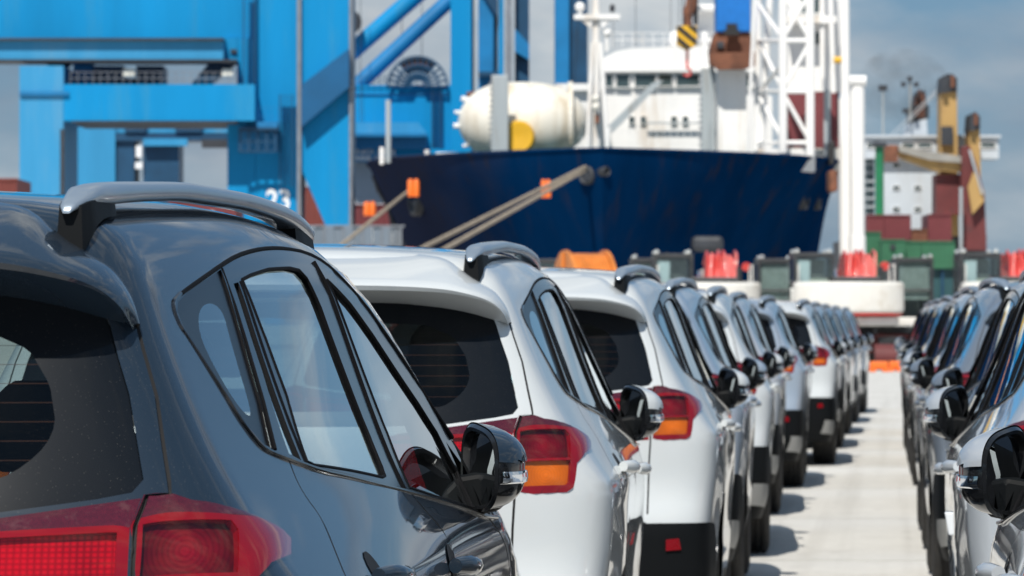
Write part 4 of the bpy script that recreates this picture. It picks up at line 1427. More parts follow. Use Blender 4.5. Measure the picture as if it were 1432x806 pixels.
lettering('sign_text', 'ENO O 3', M['sign_white'], Cc.root, Cc.x(490, -1.45), -1.45, Cc.h(216, -1.45), 6.5*Cc.k, 62*Cc.k)
lettering('sign_text', 'M88 0080', M['sign_white'], Cc.root, Cc.x(491, -1.45), -1.45, Cc.h(225, -1.45), 7.5*Cc.k, 64*Cc.k)
Cc.rods('cable', M['iron_dark'], [((504, -20, .2), (504, 230, .2)), ((562, -20, 3), (562, 80, 3)), ((590, -20, 3), (590, 80, 3))], .5)

Dd = Far('gantry_crane', 740, 285, 'row of dark and bright blue crane legs rising behind the white tank', 'crane', 'blue quay cranes')
for x0, x1, m in ((669, 690, 'crane_dark'), (690.3, 696, 'crane_navy'), (697, 704, 'crane_blue'), (720, 740, 'crane_navy'), (776, 796, 'crane_dark'), (796.5, 822, 'crane_navy')):
    Dd.part('leg', M[m], x0, x1, -60, 455, 0 if m != 'crane_navy' else .6, 4)
Dd.part('leg', M['steel_grey'], 707, 716, -60, 455, -1, 1)
Dd.poly('brace_or_shadow_band', M['crane_navy'], [(669, -20), (696, -20), (696, 26)], -.4, -.05)
Dd.poly('brace_or_shadow_band', M['crane_dark'], [(720, 40), (740, 62), (740, 84), (720, 72)], -.3, .5)
Dd.part('walkway', M['crane_navy'], 669, 697, 100, 106, -1.5, -.1)

# ---- the navy ship, bow on
S = Far('cargo_ship', 826, 196, 'navy hulled supply ship moored bow on with white wheelhouse and lattice crane', 'ship')
def hull():
    nT, nZ = 60, 22
    zs = np.concatenate([np.linspace(-1, 7.7, nZ-2), [8.2, 8.65]])
    def stem(z): return 3.4*max(0., 1 - (z+1)/9.2)**1.3
    L = 75.
    v = []
    for i in range(nT):
        q = (i/(nT-1))**2.2
        for z in zs:
            t0 = stem(z); t = t0 + (L-t0)*q
            zz = (z+1)/9.5
            bd = 10.95*(1-max(0, 1-(t-t0)/22.)**2.7)
            bw = 9.9*(1-max(0, 1-(t-t0)/34.)**1.9)
            b = bw + (bd-bw)*zz**1.5
            v.append((b, t, z))
    P = np.array(v).reshape(nT, nZ, 3)
    V, F = [], []
    for sg in (1, -1):
        k = len(V)
        for i in range(nT):
            for j in range(nZ):
                V.append((P[i,j,0]*sg + .018*P[i,j,1]*0, P[i,j,1], P[i,j,2]))
        F += [(k+i*nZ+j, k+(i+1)*nZ+j, k+(i+1)*nZ+j+1, k+i*nZ+j+1) for i in range(nT-1) for j in range(nZ-1)]
    return P, MB().add(V, F).build('hull', M['hull_navy'], S.root, smooth=True)
HP, hull_o = hull()
ship_turn = math.radians(-1.5)
hull_o.rotation_euler = (0, 0, ship_turn)
hull_o.location.x = .5
# bulwark rail along the top of the hull
for sg in (1, -1):
    MB().tube([(p[0]*sg, p[1], p[2]+.03) for p in HP[:, -1]], .10, 6).build('bulwark_rail', M['hull_navy'], hull_o, smooth=True)
# deck inside the bulwark
V = [(p[0]*sg*.96, p[1]+.3, 7.1) for p in HP[:, 18] for sg in (-1, 1)]
MB().add(V, [(2*i, 2*i+1, 2*i+3, 2*i+2) for i in range(len(HP)-1)]).build('deck', M['tank_teal'], hull_o)
# dark slanting line down the port bow
def hull_pt(side, t, z):
    """point on the shell at distance t aft of the stem and height z"""
    j = int(np.argmin(np.abs(HP[0,:,2]-z))); col = HP[:, j]
    b = np.interp(t, col[:,1], col[:,0])
    return (b*side, t, z)
for sg, t in ((-1, 19.),):
    MB().tube([hull_pt(sg, t + .35*(8.3-z)*(.5 if sg < 0 else .1), z) for z in np.linspace(8.2, .5, 12)], .10, 5).build('hull_dark_line', M['iron_dark'], hull_o)
def fairlead(side, t, z, r):
    p = Vector(hull_pt(side, t, z)); q = Vector(hull_pt(side, t+.6, z)); e = (q-p).normalized()
    nrm = Vector((e.y, -e.x, 0))*(1 if side > 0 else -1)
    if nrm.y > 0: nrm = -nrm
    mb = MB()
    rot = nrm.to_track_quat('Y', 'Z')
    l = MB().lathe([(.0, r*.62), (.12, r*.7), (.16, r*.85), (.10, r), (-.2, r*1.05)], (0, 0, 0), 'y', 18)
    mb.add([p + rot @ Vector(x) for x in l.v], l.f)
    mb.add([p + nrm*.03 + rot @ Vector((r*.7*math.cos(a), 0, r*.7*math.sin(a))) for a in np.linspace(0, 2*math.pi, 14, endpoint=False)], [tuple(range(14))])
    return mb.build('fairlead', M['iron_dark'], hull_o), p
fairlead(1, .15, 7.75, .22)
fairlead(-1, 12.0, 6.9, .75); fairlead(1, 13.5, 7.0, .55); fairlead(1, 16.5, 7.0, .5); fairlead(-1, .6, 7.6, .4); fairlead(1, 5.2, 4.2, .9)
# anchor in its pocket at the waterline of view
for px in (985,):
    an = MB(); c = S.pt(px, 335, 4.0)
    S.rect(an, 968, 1012, 330, 352, 2.2, 4); an.build('anchor_pocket', M['iron_dark'], S.root, bevel=.2)

d = 26
def ps(name, m, *a, **k): return S.part(name, m, *a, **k)
house = S.poly('deckhouse', M['ship_white'], [(785, 240), (783, 142), (842, 124), (1052, 124), (1080, 135), (1080, 240)], d, d+12)
S.poly('wheelhouse', M['ship_white'], [(838, 123.8), (842, 101), (1060, 99), (1060, 123.8)], d-.12, d+9)
for x0, x1, y0, y1 in ((847, 857, 104, 121), (862, 880, 104, 122), (888, 917, 104, 121), (921, 940, 104, 120), (946, 978, 104, 120), (1005, 1026, 104, 121), (1031, 1051, 104, 122)):
    S.window(x0, x1, y0, y1, d-.17, house)
for x0, x1 in ((880, 887), (896, 903), (939, 946), (955, 962), (1014, 1021), (1029, 1037)):
    S.window(x0, x1, 163, 173, d-.05, house, .9)
rfp = [(838, 98.8), (838, 92), (846, 80), (862, 72), (884, 67.5), (996, 64), (1060, 68), (1060, 98.8)]
S.poly('wheelhouse_roof', M['ship_white'], rfp, d-.40, d+9)
S.part('roof_fascia', M['ship_white'], 841, 1060, 94, 100.5, d-.5, d-.41)
S.poly('side_wing', M['ship_white'], [(778, 240), (782, 127), (838, 127), (836, 240)], d-3, d-.3)
S.part('wing_roof', M['ship_white'], 777, 842, 117, 126.7, d-3.4, d-.2)
S.part('pipe_rail', M['ship_grey'], 903, 1000, 171, 173, d-.5, d-.3, parent=house)
S.railing('railing', M['ship_white'], 852, 985, 183, 216, d-6, n=14)
S.railing('railing', M['ship_grey'], 712, 822, 172, 214, 16, n=11)
S.railing('railing', M['ship_white'], 856, 1000, 46, 66, d+1, n=10)
# grey derrick posts on the foredeck
for x0, x1, y0, dd in ((687, 711, 105, 13), (981, 999.5, 95, 15)):
    gp = S.part('derrick_post', M['ship_grey'], x0, x1, y0, 240, dd, dd+.7, bevel=.05)
    st = MB()
    for y in range(int(y0)+10, 212, 8): S.rect(st, x0-3, x0-.2, y, y+3, dd+.1, dd+.5)
    st.build('step_rung', M['steel_grey'], gp)
# cream tank with domed ends lying across the foredeck
tk = MB(); dT = 15.0; kT = (S.D+dT)/FOC
zc, rT = S.h(168, dT), 56*kT
x0, x1 = S.x(640, dT), S.x(824, dT)
prof = []
for a in np.linspace(0, math.pi/2, 14): prof.append((x0 + 62*kT*(1-math.cos(math.pi/2*0+math.pi/2-a) if False else 1-math.sin(a)), rT*math.cos(a)))
prof = prof[::-1]
pr = [(x0 + 72*kT*(1-math.cos(a)), rT*math.sin(a)) for a in np.linspace(0.02, math.pi/2, 14)]
pr += [(x1 - 84*kT*(1-math.cos(a)), rT*math.sin(a)) for a in np.linspace(math.pi/2, 0.02, 16)]
tank = MB().lathe(pr, (0, dT+rT, zc), 'x', 48).build('storage_tank', M['ship_cream'], S.root, smooth=True)
for a, w in ((.36, .10), (.86, .10)):
    xx = x0 + (x1-x0)*a
    MB().lathe([(xx-w, rT*.985), (xx-w, rT*1.012), (xx+w, rT*1.012), (xx+w, rT*.985)], (0, dT+rT, zc), 'x', 40).build('tank_band', M['ship_cream'], tank)
yd = S.D + dT - 2.2
hb = MB().lathe([(dT-1.2, .01), (dT-1.25, 20*kT), (dT-1.1, 23*kT), (dT+.8, 23.5*kT)], (S.x(725, dT), 0, S.h(193, dT)), 'y', 28).build('tank_hatch', M['sign_yellow'], tank, smooth=True)
tk = MB()
for k in range(4):
    t = math.radians((-34, -6, 12, 31)[k])
    c1 = (x0 + 72*kT*(1-math.cos(t)), dT+rT-.3, zc + rT*math.sin(t))
    tk.bar((c1[0]+.3, c1[1], c1[2]*1.0), (c1[0]-.22*math.cos(t), c1[1], c1[2]+.22*math.sin(t)), .09+.04*(k % 2), 8)
tk.build('pipe_fittings', M['ship_white'], tank)
lb = MB()
S.rect(lb, 652, 668, 128, 142, 25, 26); lb.build('lifebuoy_box', M['rust'], S.root, bevel=.1)
S.rod('pole', M['ship_grey'], (543, 228, 10), (543, 140, 10), 4)
S.rod('pole', M['ship_white'], (534, 230, 10), (534, 206, 10), 3.5)
S.rod('pole', M['ship_white'], (597, 222, 9), (597, 210, 9), 3.5)
S.part('windlass', M['ship_white'], 607, 650, 213, 226, 8, 10, bevel=.15)
# foremast
fm = S.rod('foremast', M['ship_white'], (833, 225, 12), (834, -40, 12), 8, n=12, r2=4.5)
S.rod('mast_stay', M['ship_white'], (820, 225, 11.2), (829, 60, 11.8), 3.2, fm)
S.rod('mast_stay', M['ship_white'], (850, 225, 11.2), (840, 60, 11.8), 3.2, fm)
S.part('crosstree', M['ship_white'], 803, 867, 20, 26.5, 11.6, 12.4, fm)
S.poly('crosstree_bracket', M['ship_white'], [(812, 26.8), (827, 26.8), (827, 40)], 11.7, 12.3, fm)
S.poly('crosstree_bracket', M['ship_white'], [(841, 26.8), (856, 26.8), (841, 40)], 11.7, 12.3, fm)
def ball(name, m, px, py, dd, rpx, par):
    k_ = (S.D+dd)/FOC; c = S.pt(px, py, dd)
    return MB().lathe([(rpx*k_*math.sin(a), max(.01, rpx*k_*math.cos(a))) for a in np.linspace(-math.pi/2, math.pi/2, 13)], c, 'z', 18).build(name, m, par, smooth=True)
ball('radar_dome', M['ship_white'], 811, 10, 12, 7, fm); S.rod('dome_stalk', M['ship_white'], (811, 20, 12), (811, 15, 12), 2.2, fm)
ball('radar_dome', M['ship_white'], 849, 46, 12, 6.5, fm); S.rod('dome_stalk', M['ship_white'], (849, 72, 12), (849, 52, 12), 3, fm)
S.part('mast_lamp', M['iron_dark'], 853, 860, 6, 16, 11.6, 12.2, fm, bevel=.06)
for y in (138, 150): ball('mast_light', M['ship_cream'], 833, y, 11.2, 5.5, fm)
S.part('mast_light_box', M['rust'], 832, 838, 160, 172, 11.3, 11.6, fm)
S.rods('rigging', M['iron_dark'], [((808, 30, 12), (803, 118, 20)), ((858, 30, 12), (858, 66, 20)), ((889, -20, 30), (889, 66, 30)), ((938, -20, 30), (938, 60, 30)), ((950, -20, 30), (950, 60, 30)), ((955, -20, 30), (955, 40, 30))], .5)
# funnel top, exhausts, small house on the wheelhouse roof
S.part('roof_house', M['ship_white'], 936, 992, 42, 66, d+2, d+7, bevel=.3)
S.part('roof_house', M['ship_white'], 972, 1006, 6, 64, d+3, d+7)
S.part('roof_house_ledge', M['ship_white'], 968, 1004, 6, 16, d+2, d+2.9, bevel=.1)
ex = MB(); ex.tube([S.pt(962, 40, d+1), S.pt(962, 18, d+1), S.pt(967, 6, d+1), S.pt(969, -20, d+1)], .28, 10); ex.build('exhaust_pipe', M['rust'], S.root, smooth=True)
S.rod('exhaust_pipe', M['iron_dark'], (973, 34, d+1.2), (973, -20, d+1.2), 4)
# deck crane in front of the wheelhouse: blue cab over a rusty slewing ring
dc = S.part('crane_cab', M['cab_blue'], 1002, 1050, -50, 45, 12, 14.5, bevel=.08)
S.part('cab_opening', M['black_paint'], 1016, 1031, 33, 47, 11.8, 11.98, dc)
S.part('cab_step', M['black_paint'], 1013, 1034, 42, 49, 11.5, 11.79, dc)
rs_ = S.poly('slewing_ring', M['rust'], [(1000, 46), (1050, 46), (1052, 70), (1056, 90), (996, 90), (994, 66)], 12.2, 15)
S.poly('slewing_drum', M['rust'], [(992, 74), (1056, 72), (1056, 92), (1040, 97), (1004, 97), (992, 88)], 11.6, 12.1, rs_)
S.part('ring_bolt_box', M['iron_dark'], 1003, 1013, 58, 68, 11.7, 12.15, rs_, bevel=.05)
S.part('pedestal', M['ship_white'], 1004, 1044, 97.5, 240, 13, 16)
# striped hook block
hk = S.poly('hook_block', M['sign_yellow'], [(947, 36), (975, 36), (975, 62), (961, 70), (947, 62)], 9, 9.8)
for k in range(4):
    x = 947 + k*9 - 9
    pts = [(max(947.2, x), 36.2 if x >= 947 else 36.2 + (947-x)*.8), (min(974.8, x+5), 36.2), (min(974.8, x+5+20), 36.2 + 20*1.1), (min(974.8, x+20), 36.2+22)]
def clip(poly, f):
    out = []
    for a, b in zip(poly, poly[1:]+poly[:1]):
        fa, fb = f(a), f(b)
        if fa >= 0: out.append(a)
        if (fa >= 0) != (fb >= 0):
            t = fa/(fa-fb); out.append((a[0]+(b[0]-a[0])*t, a[1]+(b[1]-a[1])*t))
    return out
for c0_ in (-78, -58, -38, -18):
    cl_ = [(947.2, 36.2), (974.8, 36.2), (974.8, 61.8), (961, 69.6), (947.2, 61.8)]
    cl_ = clip(cl_, lambda p: (p[1]*1.25-947-(p[0]-947)*1.0+947) - (c0_+100)*1.0 if False else (p[1]-36)*1.2-(p[0]-947) - (c0_+54))
    cl_ = clip(cl_, lambda p: (c0_+54+9) - ((p[1]-36)*1.2-(p[0]-947))) if len(cl_) > 2 else cl_
    if len(cl_) < 3: continue
    S.poly('warning_stripe', M['black_paint'], cl_, 8.93, 8.99, hk)
S.rod('hook_shank', M['dig_red'], (961, 70, 9.4), (961, 96, 9.4), 2.2, hk)
ho = MB(); c = S.pt(961, 101, 9.4)
ho.tube([(c[0]+.16*math.sin(t), c[1], c[2]+.16*math.cos(t)) for t in np.linspace(0, 4.3, 14)], .06, 7); ho.build('hook', M['dig_red'], hk, smooth=True)
S.rods('hoist_cable', M['iron_dark'], [((956, 36, 9.4), (956, -60, 9.4)), ((966, 36, 9.4), (966, -60, 9.4))], .6, hk)
# grey stowed boom
S.poly('boom', M['ship_grey'], [(912, 116), (928, 112), (872, 170), (851, 190), (849, 178)], 10, 10.8)
S.rod('boom_crutch', M['ship_white'], (852, 178, 10), (849, 220, 10), 3.5)
# lattice tower
def lattice(dd0, dd1):
    g = S.k
    for nm, r, segs in (
        ('tower_leg', 6.5, [((1095, -60, dd0), (1095, 214, dd0))]), ('tower_leg', 6.5, [((1133, -60, dd0), (1133, 218, dd0))]),
        ('tower_leg', 4.5, [((1062, -60, dd1), (1058, 222, dd1))]), ('tower_leg', 5, [((1080, -60, dd1), (1064, 222, dd1))]),
        ('tower_leg', 2.5, [((1056, -10, dd0), (1045, 215, dd0))])):
        S.rods(nm, M['ship_white'], segs, r, n=12)
    for y in (-12, 57, 128, 200):
        S.rods('tower_strut', M['ship_white'], [((1095, y, dd0), (1133, y, dd0))], 3.8, n=8)
        S.rods('tower_strut', M['ship_white'], [((1060, y, dd1), (1095, y, dd0))], 3.2, n=8)
    for a, b in (((1095, -8, dd0), (1133, 55, dd0)), ((1133, 60, dd0), (1095, 126, dd0)), ((1095, 130, dd0), (1133, 198, dd0)), ((1062, 8, dd1), (1095, 55, dd0)),
                 ((1062, 60, dd1), (1095, 126, dd0)), ((1093, 92, dd0), (1064, 126, dd1)), ((1060, 132, dd1), (1095, 196, dd0)), ((1133, -10, dd0), (1095, 55, dd0))):
        S.rods('tower_brace', M['ship_white'], [(a, b)], 3.4, n=8)
lattice(9.5, 13)
S.part('tower_base', M['ship_white'], 1060, 1140, 208, 240, 10.2, 13.5)
# maroon container, machinery house and white columns to the right
S.part('maroon_house', M['box_maroon'], 1102, 1152, 128.5, 207, 15, 19)
S.part('maroon_house', M['box_maroon'], 1162, 1173, 128.5, 207, 15, 19)
S.part('house_post', M['ship_grey'], 1152.3, 1161.7, 126, 232, 14.8, 18)
S.part('machinery_house', M['ship_white'], 1102, 1176, -60, 128, 15, 20)
S.window(1120, 1146, -10, 18, 14.95); S.window(1140, 1150, 45, 62, 14.95)
S.part('balcony', M['ship_white'], 1100, 1170, 22, 32, 13.5, 14.9)
S.part('deck_locker', M['ship_cream'], 1100, 1176, 207.5, 240, 15, 19)
S.rod('white_tube', M['ship_white'], (1183, 240, 13), (1181, -60, 13), 7, n=14)
S.rod('white_tube', M['ship_white'], (1166, 130, 13.5), (1160, -60, 13.5), 4, n=12)
S.rod('white_tube', M['ship_white'], (1150, 125, 13.8), (1150, -60, 13.8), 4, n=12)
S.rod('winch_light', M['sign_yellow'], (1166, 84, 13), (1178, 84, 13), 5, n=12)
S.part('fender_block', M['rust'], 1160, 1172, 238, 268, 6, 8, bevel=.1)
S.part('bollard', M['black_paint'], 1160, 1167, 198, 230, 12, 13, bevel=.05)
Wc = Far('white_column', 1195, 208, 'tall white capped column standing on the quay beside the navy hull', 'column', None)
Wc.rod('shaft', M['ship_white'], (1199, 455, 0), (1199, 121, 0), 10.5, n=20)
Wc.rod('cap', M['ship_white'], (1188, 113, -.2), (1211, 113, -.2), 7.5, n=16)
Wc.rod('second_shaft', M['ship_white'], (1184, 455, .9), (1182, 138, .9), 9.5, n=20)
Wc.rod('base_collar', M['ship_white'], (1199, 455, 0), (1199, 330, 0), 12, n=20)

# ---- mooring ropes and rat guards
def rope(pts, D0, D1, r, label, sag=.6):
    P = []
    for i in range(25):
        t = i/24
        px = pts[0][0] + (pts[1][0]-pts[0][0])*t; py = pts[0][1] + (pts[1][1]-pts[0][1])*t
        D = D0 + (D1-D0)*t
        w = to_world((px-716)*D/FOC, D, EYE + (HORY-py)*D/FOC - sag*4*t*(1-t))
        P.append(w)
    o = P[0].copy()
    ob = MB().tube([p-o for p in P], r, 8).build('mooring_rope', M['rope'], None, smooth=True)
    ob.location = o
    tag(ob, label, 'rope', 'mooring ropes of the navy ship')
rope(((818, 234), (535, 375)), 196.0, 150, .085, 'upper of the two parallel brown ropes slanting down from the bow fairlead', .0)
rope(((818, 238), (566, 380)), 196.0, 150, .085, 'lower of the two parallel brown ropes slanting down from the bow fairlead', .0)
rope(((583, 258), (440, 373)), 209.0, 160, .075, 'pale green rope slanting down from the left side of the bow', .0)
def guard(px, py, D, w, h, label, twin=False):
    o = empty('rat_guard', to_world((px-716)*D/FOC, D, EYE+(HORY-py)*D/FOC), YAW, label, 'rat guard', 'orange rat guards on the ropes')
    k = D/FOC
    for i, dx in enumerate((-w*.24, w*.24)):
        n = 12
        pr_ = [(-h*.5*k, .02), (-h*.48*k, w*.27*k), (h*.36*k, w*.25*k), (h*.5*k, w*.12*k), (h*.5*k, .02)]
        MB().lathe(pr_, (dx*k, 0, 0), 'z', 14).build('float', M['guard_orange'], o, smooth=True)
    MB().bar((-w*.3*k, 0, h*.3*k), (w*.3*k, 0, h*.3*k), .05, 6).build('tie_bar', M['rope'], o)
guard(763.5, 264, 190, 14, 26, 'orange rat guard on the two parallel ropes in front of the bow')
guard(578, 263, 204, 17, 25, 'orange rat guard at the top of the pale green rope')
guard(517, 292, 215, 17, 20, 'orange rat guard hanging left of the navy hull')

# ---- far cargo ship
G = Far('cargo_ship', 1300, 420, 'distant grey white cargo ship with ochre derricks and a dark funnel', 'ship')
hp = [(1205, 330), (1380, 330), (1376, 420), (1212, 420)]
G.poly('hull', M['iron_dark'], hp, 2, 40)
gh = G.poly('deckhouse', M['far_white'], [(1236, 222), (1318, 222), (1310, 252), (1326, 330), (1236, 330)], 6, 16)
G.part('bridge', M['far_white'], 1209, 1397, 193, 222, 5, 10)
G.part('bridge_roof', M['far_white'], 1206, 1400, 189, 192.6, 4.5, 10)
for x0, x1 in ((1213, 1228), (1262, 1279), (1284, 1303), (1372, 1392)):
    G.window(x0, x1, 200, 206.5, 4.95)
for x0, y0 in ((1249, 229), (1249, 260), (1279, 260), (1249, 290), (1279, 290)):
    G.window(x0, x0+9, y0, y0+5, 5.95, gh, .6)
G.part('side_house', M['tank_teal'], 1212, 1222, 222.5, 330, 7, 12); G.railing('railing', M['ship_grey'], 1208, 1236, 235, 330, 6.5, n=4)
for y in range(228, 330, 12): G.part('stair_landing', M['ship_grey'], 1210, 1226, y, y+3, 6.2, 6.9)
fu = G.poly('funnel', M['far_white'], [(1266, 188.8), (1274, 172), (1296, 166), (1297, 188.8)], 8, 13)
G.poly('funnel_top', M['iron_dark'], [(1272, 171), (1272, 150), (1279, 146), (1281, 132), (1284, 127), (1294, 127), (1296, 144), (1300, 150), (1299, 166)], 8.5, 12, fu)
for x, y in ((1281, 138), (1286, 128), (1291, 134)): G.rod('stack_pipe', M['rust'], (x, 165, 8.2), (x, y-3, 8.2), 1.8, fu)
G.rod('antenna_mast', M['ship_grey'], (1235, 190, 5), (1235, 122, 5), 1.6)
G.part('antenna_head', M['iron_dark'], 1229, 1241, 119, 127, 4.8, 5.2)
for a_, b_ in (((1245, 190, 5), (1318, 118, 4)), ((1252, 190, 5), (1318, 122, 4))): G.rods('antenna_stay', M['far_white'], [(a_, b_)], .7)
G.rod('lattice_mast', M['ship_grey'], (1273, 170, 7), (1273, 108, 7), 2, n=4)
for x, y in ((1264, 118), (1282, 118), (1273, 110), (1266, 155), (1280, 150)): G.part('mast_fitting', M['iron_dark'], x-3, x+3, y-3, y+3, 6.6, 7.4)
for x0, x1, y0 in ((1314, 1341, 112), (1353, 1373, 165)):
    dp = G.poly('derrick_post', M['ochre'], [(x0, 330), (x0+3, y0), (x1-3, y0), (x1, 330)], 0, 4)
    G.poly('post_head', M['iron_dark'], [(x0+2, y0+18), (x0+4, y0-5), (x0+12, y0-9), (x1-8, y0-8), (x1-2, y0-2), (x1-2, y0+16)], -.4, 4.2, dp)
    G.part('head_sheave', M['iron_dark'], x0+4, x0+11, y0-3, y0+18, -.9, -.5, dp)
    G.part('head_sheave', M['rust'], x1-11, x1-6, y0-6, y0+10, -.9, -.5, dp)
G.part('post_window', M['iron_dark'], 1317, 1333, 177, 203, -.6, -.1)
G.poly('jib', M['ochre'], [(1246, 206), (1264, 204), (1300, 216), (1346, 222), (1346, 240), (1306, 238), (1262, 222)], -3, -1)
G.poly('jib_top', M['jib_grey'], [(1256, 203), (1300, 212), (1346, 219), (1346, 228), (1300, 224), (1258, 212)], -3.6, -3.1)
G.part('jib_head', M['rust'], 1237, 1256, 203, 226, -3.4, -1.2)
G.part('red_hold', M['oxide'], 1309, 1352, 244, 300, -2, 2)
G.poly('red_derrick', M['oxide'], [(1345, 205), (1356, 203), (1366, 230), (1377, 270), (1380, 350), (1345, 350)], -4, -2.2)
G.poly('boom', M['ochre'], [(1354, 262), (1362, 240), (1376, 268), (1376, 282), (1360, 300)], -5, -4.2)
G.rods('stay', M['ship_grey'], [((1356, 210, -4.5), (1374, 272, -5.2))], 1.8)
G.rod('grey_pole', M['ship_grey'], (1344, 420, -6), (1344, 262, -6), 2.4)
Gr = Far('green_mast', 1230, 330, 'tall green post standing in front of the distant cargo ship', 'post')
Gr.rod('post', M['post_green'], (1230, 450, 0), (1230, 204, 0), 6, n=16)
Gr.part('post_cap', M['iron_dark'], 1222, 1240, 199, 205, -.6, .6)

# ---- smoke over the funnel of the distant ship
sm = MB()
sk = Far('smoke', 1262, 428, None, None)
sroot = sk.root
mb = MB()
c = sk.pt(1262, 122, 0)
mb.lathe([(math.sin(a)*3.6, max(.01, math.cos(a)*4.6)) for a in np.linspace(-math.pi/2, math.pi/2, 13)], (c[0], c[1], c[2]), 'z', 20)
so = mb.build('smoke', M['black_paint'], None, smooth=True)
so.location = sroot.location; so.rotation_euler = sroot.rotation_euler
bpy.data.objects.remove(sroot)
smm = bpy.data.materials.new('smoke_volume'); smm.use_nodes = True
n_, l_ = smm.node_tree.nodes, smm.node_tree.links
n_.remove(n_['Principled BSDF'])
pv = n_.new('ShaderNodeVolumePrincipled'); pv.inputs['Color'].default_value = (.12, .11, .11, 1); pv.inputs['Density'].default_value = .10
tc_ = n_.new('ShaderNodeTexCoord'); nz_ = n_.new('ShaderNodeTexNoise'); nz_.inputs['Scale'].default_value = .45; nz_.inputs['Detail'].default_value = 4
l_.new(tc_.outputs['Object'], nz_.inputs['Vector'])
mr_ = n_.new('ShaderNodeMapRange'); mr_.inputs[1].default_value = .45; mr_.inputs[2].default_value = .75; mr_.inputs[4].default_value = .14
l_.new(nz_.outputs['Fac'], mr_.inputs[0]); l_.new(mr_.outputs[0], pv.inputs['Density'])
l_.new(pv.outputs[0], n_['Material Output'].inputs['Volume'])
so.data.materials[0] = smm
tag(so, kind='stuff')

# ---- containers
def container(px0, px1, py0, py1, D, m, label, ribs=10, group='stacked shipping containers', text=None, depth=5.):
    f = Far('shipping_container', (px0+px1)/2, D, label, 'container', group, z=max(0., EYE+(HORY-py1)*D/FOC))
    f.part('shell', m, px0, px1, py0, py1, 0, depth)
    mb = MB()
    w = (px1-px0)/ribs
    for k in range(ribs): f.rect(mb, px0+(k+.25)*w, px0+(k+.75)*w, py0+2, py1-2, -.07, -.004)
    mb.build('corrugation', m, f.root)['kind'] = 'stuff'
    fr = MB(); f.rect(fr, px0, px1, py0-.6, py0+1.4, -.12, -.075); f.rect(fr, px0, px1, py1-1.4, py1, -.12, -.075)
    fr.build('corner_frame', m, f.root)
    if text: lettering('lettering', text, M['sign_white'], f.root, f.x(px0+(px1-px0)*.30, -.09), -.09, f.h(py0+(py1-py0)*.62, -.09), (py1-py0)*.3*f.k, (px1-px0)*.38*f.k)
    return f
container(-40, 24, 250, 272, 175, M['box_red'], 'red brown container at the far left edge on a white one', 14)
container(-40, 24, 272.6, 330, 175, M['ship_white'], 'white container at the far left edge below a red brown one', 14)
container(236, 330, 279, 330, 178, M['box_maroon'], 'maroon container seen under the roof rail of the dark car', 14, text='W')
container(412, 512, 262, 315, 270, M['box_red'], 'red brown container behind the lower end of the crane leg numbered 23', 14)
container(490, 560, 228, 286, 262, M['far_white'], 'pale grey container left of the navy bow, on a maroon one', 10)
container(490, 570, 286.6, 318, 262, M['box_maroon'], 'maroon container left of the navy bow, under a pale grey one', 10)
container(490, 580, 318.6, 340, 262, M['ship_white'], 'white container at the bottom of the stack left of the navy bow', 10)
container(1212, 1236, 301, 334, 300, M['box_maroon'], 'dark red container cut by the green post', 5)
container(1236.6, 1274, 301, 335, 300, M['box_maroon'], 'brown red container just right of the green post', 8)
container(1298, 1331, 300, 340, 300, M['box_maroon'], 'brown red container left of the tall oxide red derrick', 8)
container(1275, 1297, 321, 345, 300, M['rust'], 'small rusty brown container between two taller brown red ones', 5)
gc_ = container(1233, 1266, 335.5, 365, 290, M['box_green'], 'pale green container box with a round hole', 6)
gc_.part('round_vent', M['iron_dark'], 1245, 1252, 342, 349, -.2, -.08)
container(1266.5, 1288, 338, 380, 291, M['box_green'], 'narrow dark green container right of the pale green one', 4)
container(1288.5, 1336, 338, 378, 292, M['box_green'], 'wide dark green container left of the oxide derrick', 7)
container(1205, 1232, 325, 380, 292, M['box_green'], 'green container beside the white column', 5)
tb = Far('storage_shed', 1312, 240, 'low dark teal shed between two excavator cabs', 'shed')
tb.part('wall', M['tank_teal'], 1284, 1352, 376, 450, 0, 6); tb.part('roof', M['box_green'], 1282, 1354, 371, 375.6, -.4, 6.4)
for x in (1300, 1318, 1336): tb.part('wall_rib', M['crane_navy'], x-1.5, x+1.5, 376, 450, -.2, -.01)

# ---- grey quay fence at the foot of the crane
fe = Far('sheet_fence', 478, 205, 'grey corrugated sheet fence at the foot of the blue crane', 'fence')
for k in range(12):
    fe.part('sheet_panel', M['fence_grey'], 400+k*13.5, 412.8+k*13.5, 318-(k % 2)*.8, 452, .1*(k % 2), .2+.1*(k % 2))
for k in range(7): fe.part('fence_post', M['steel_grey'], 398+k*27, 400+k*27, 315, 452, -.05, -.005)
fe.part('top_rail', M['steel_grey'], 398, 566, 315, 317.5, .02, .1)
for px, D, y0, y1, lab in ((1131, 210, 360, 452, None),): pass

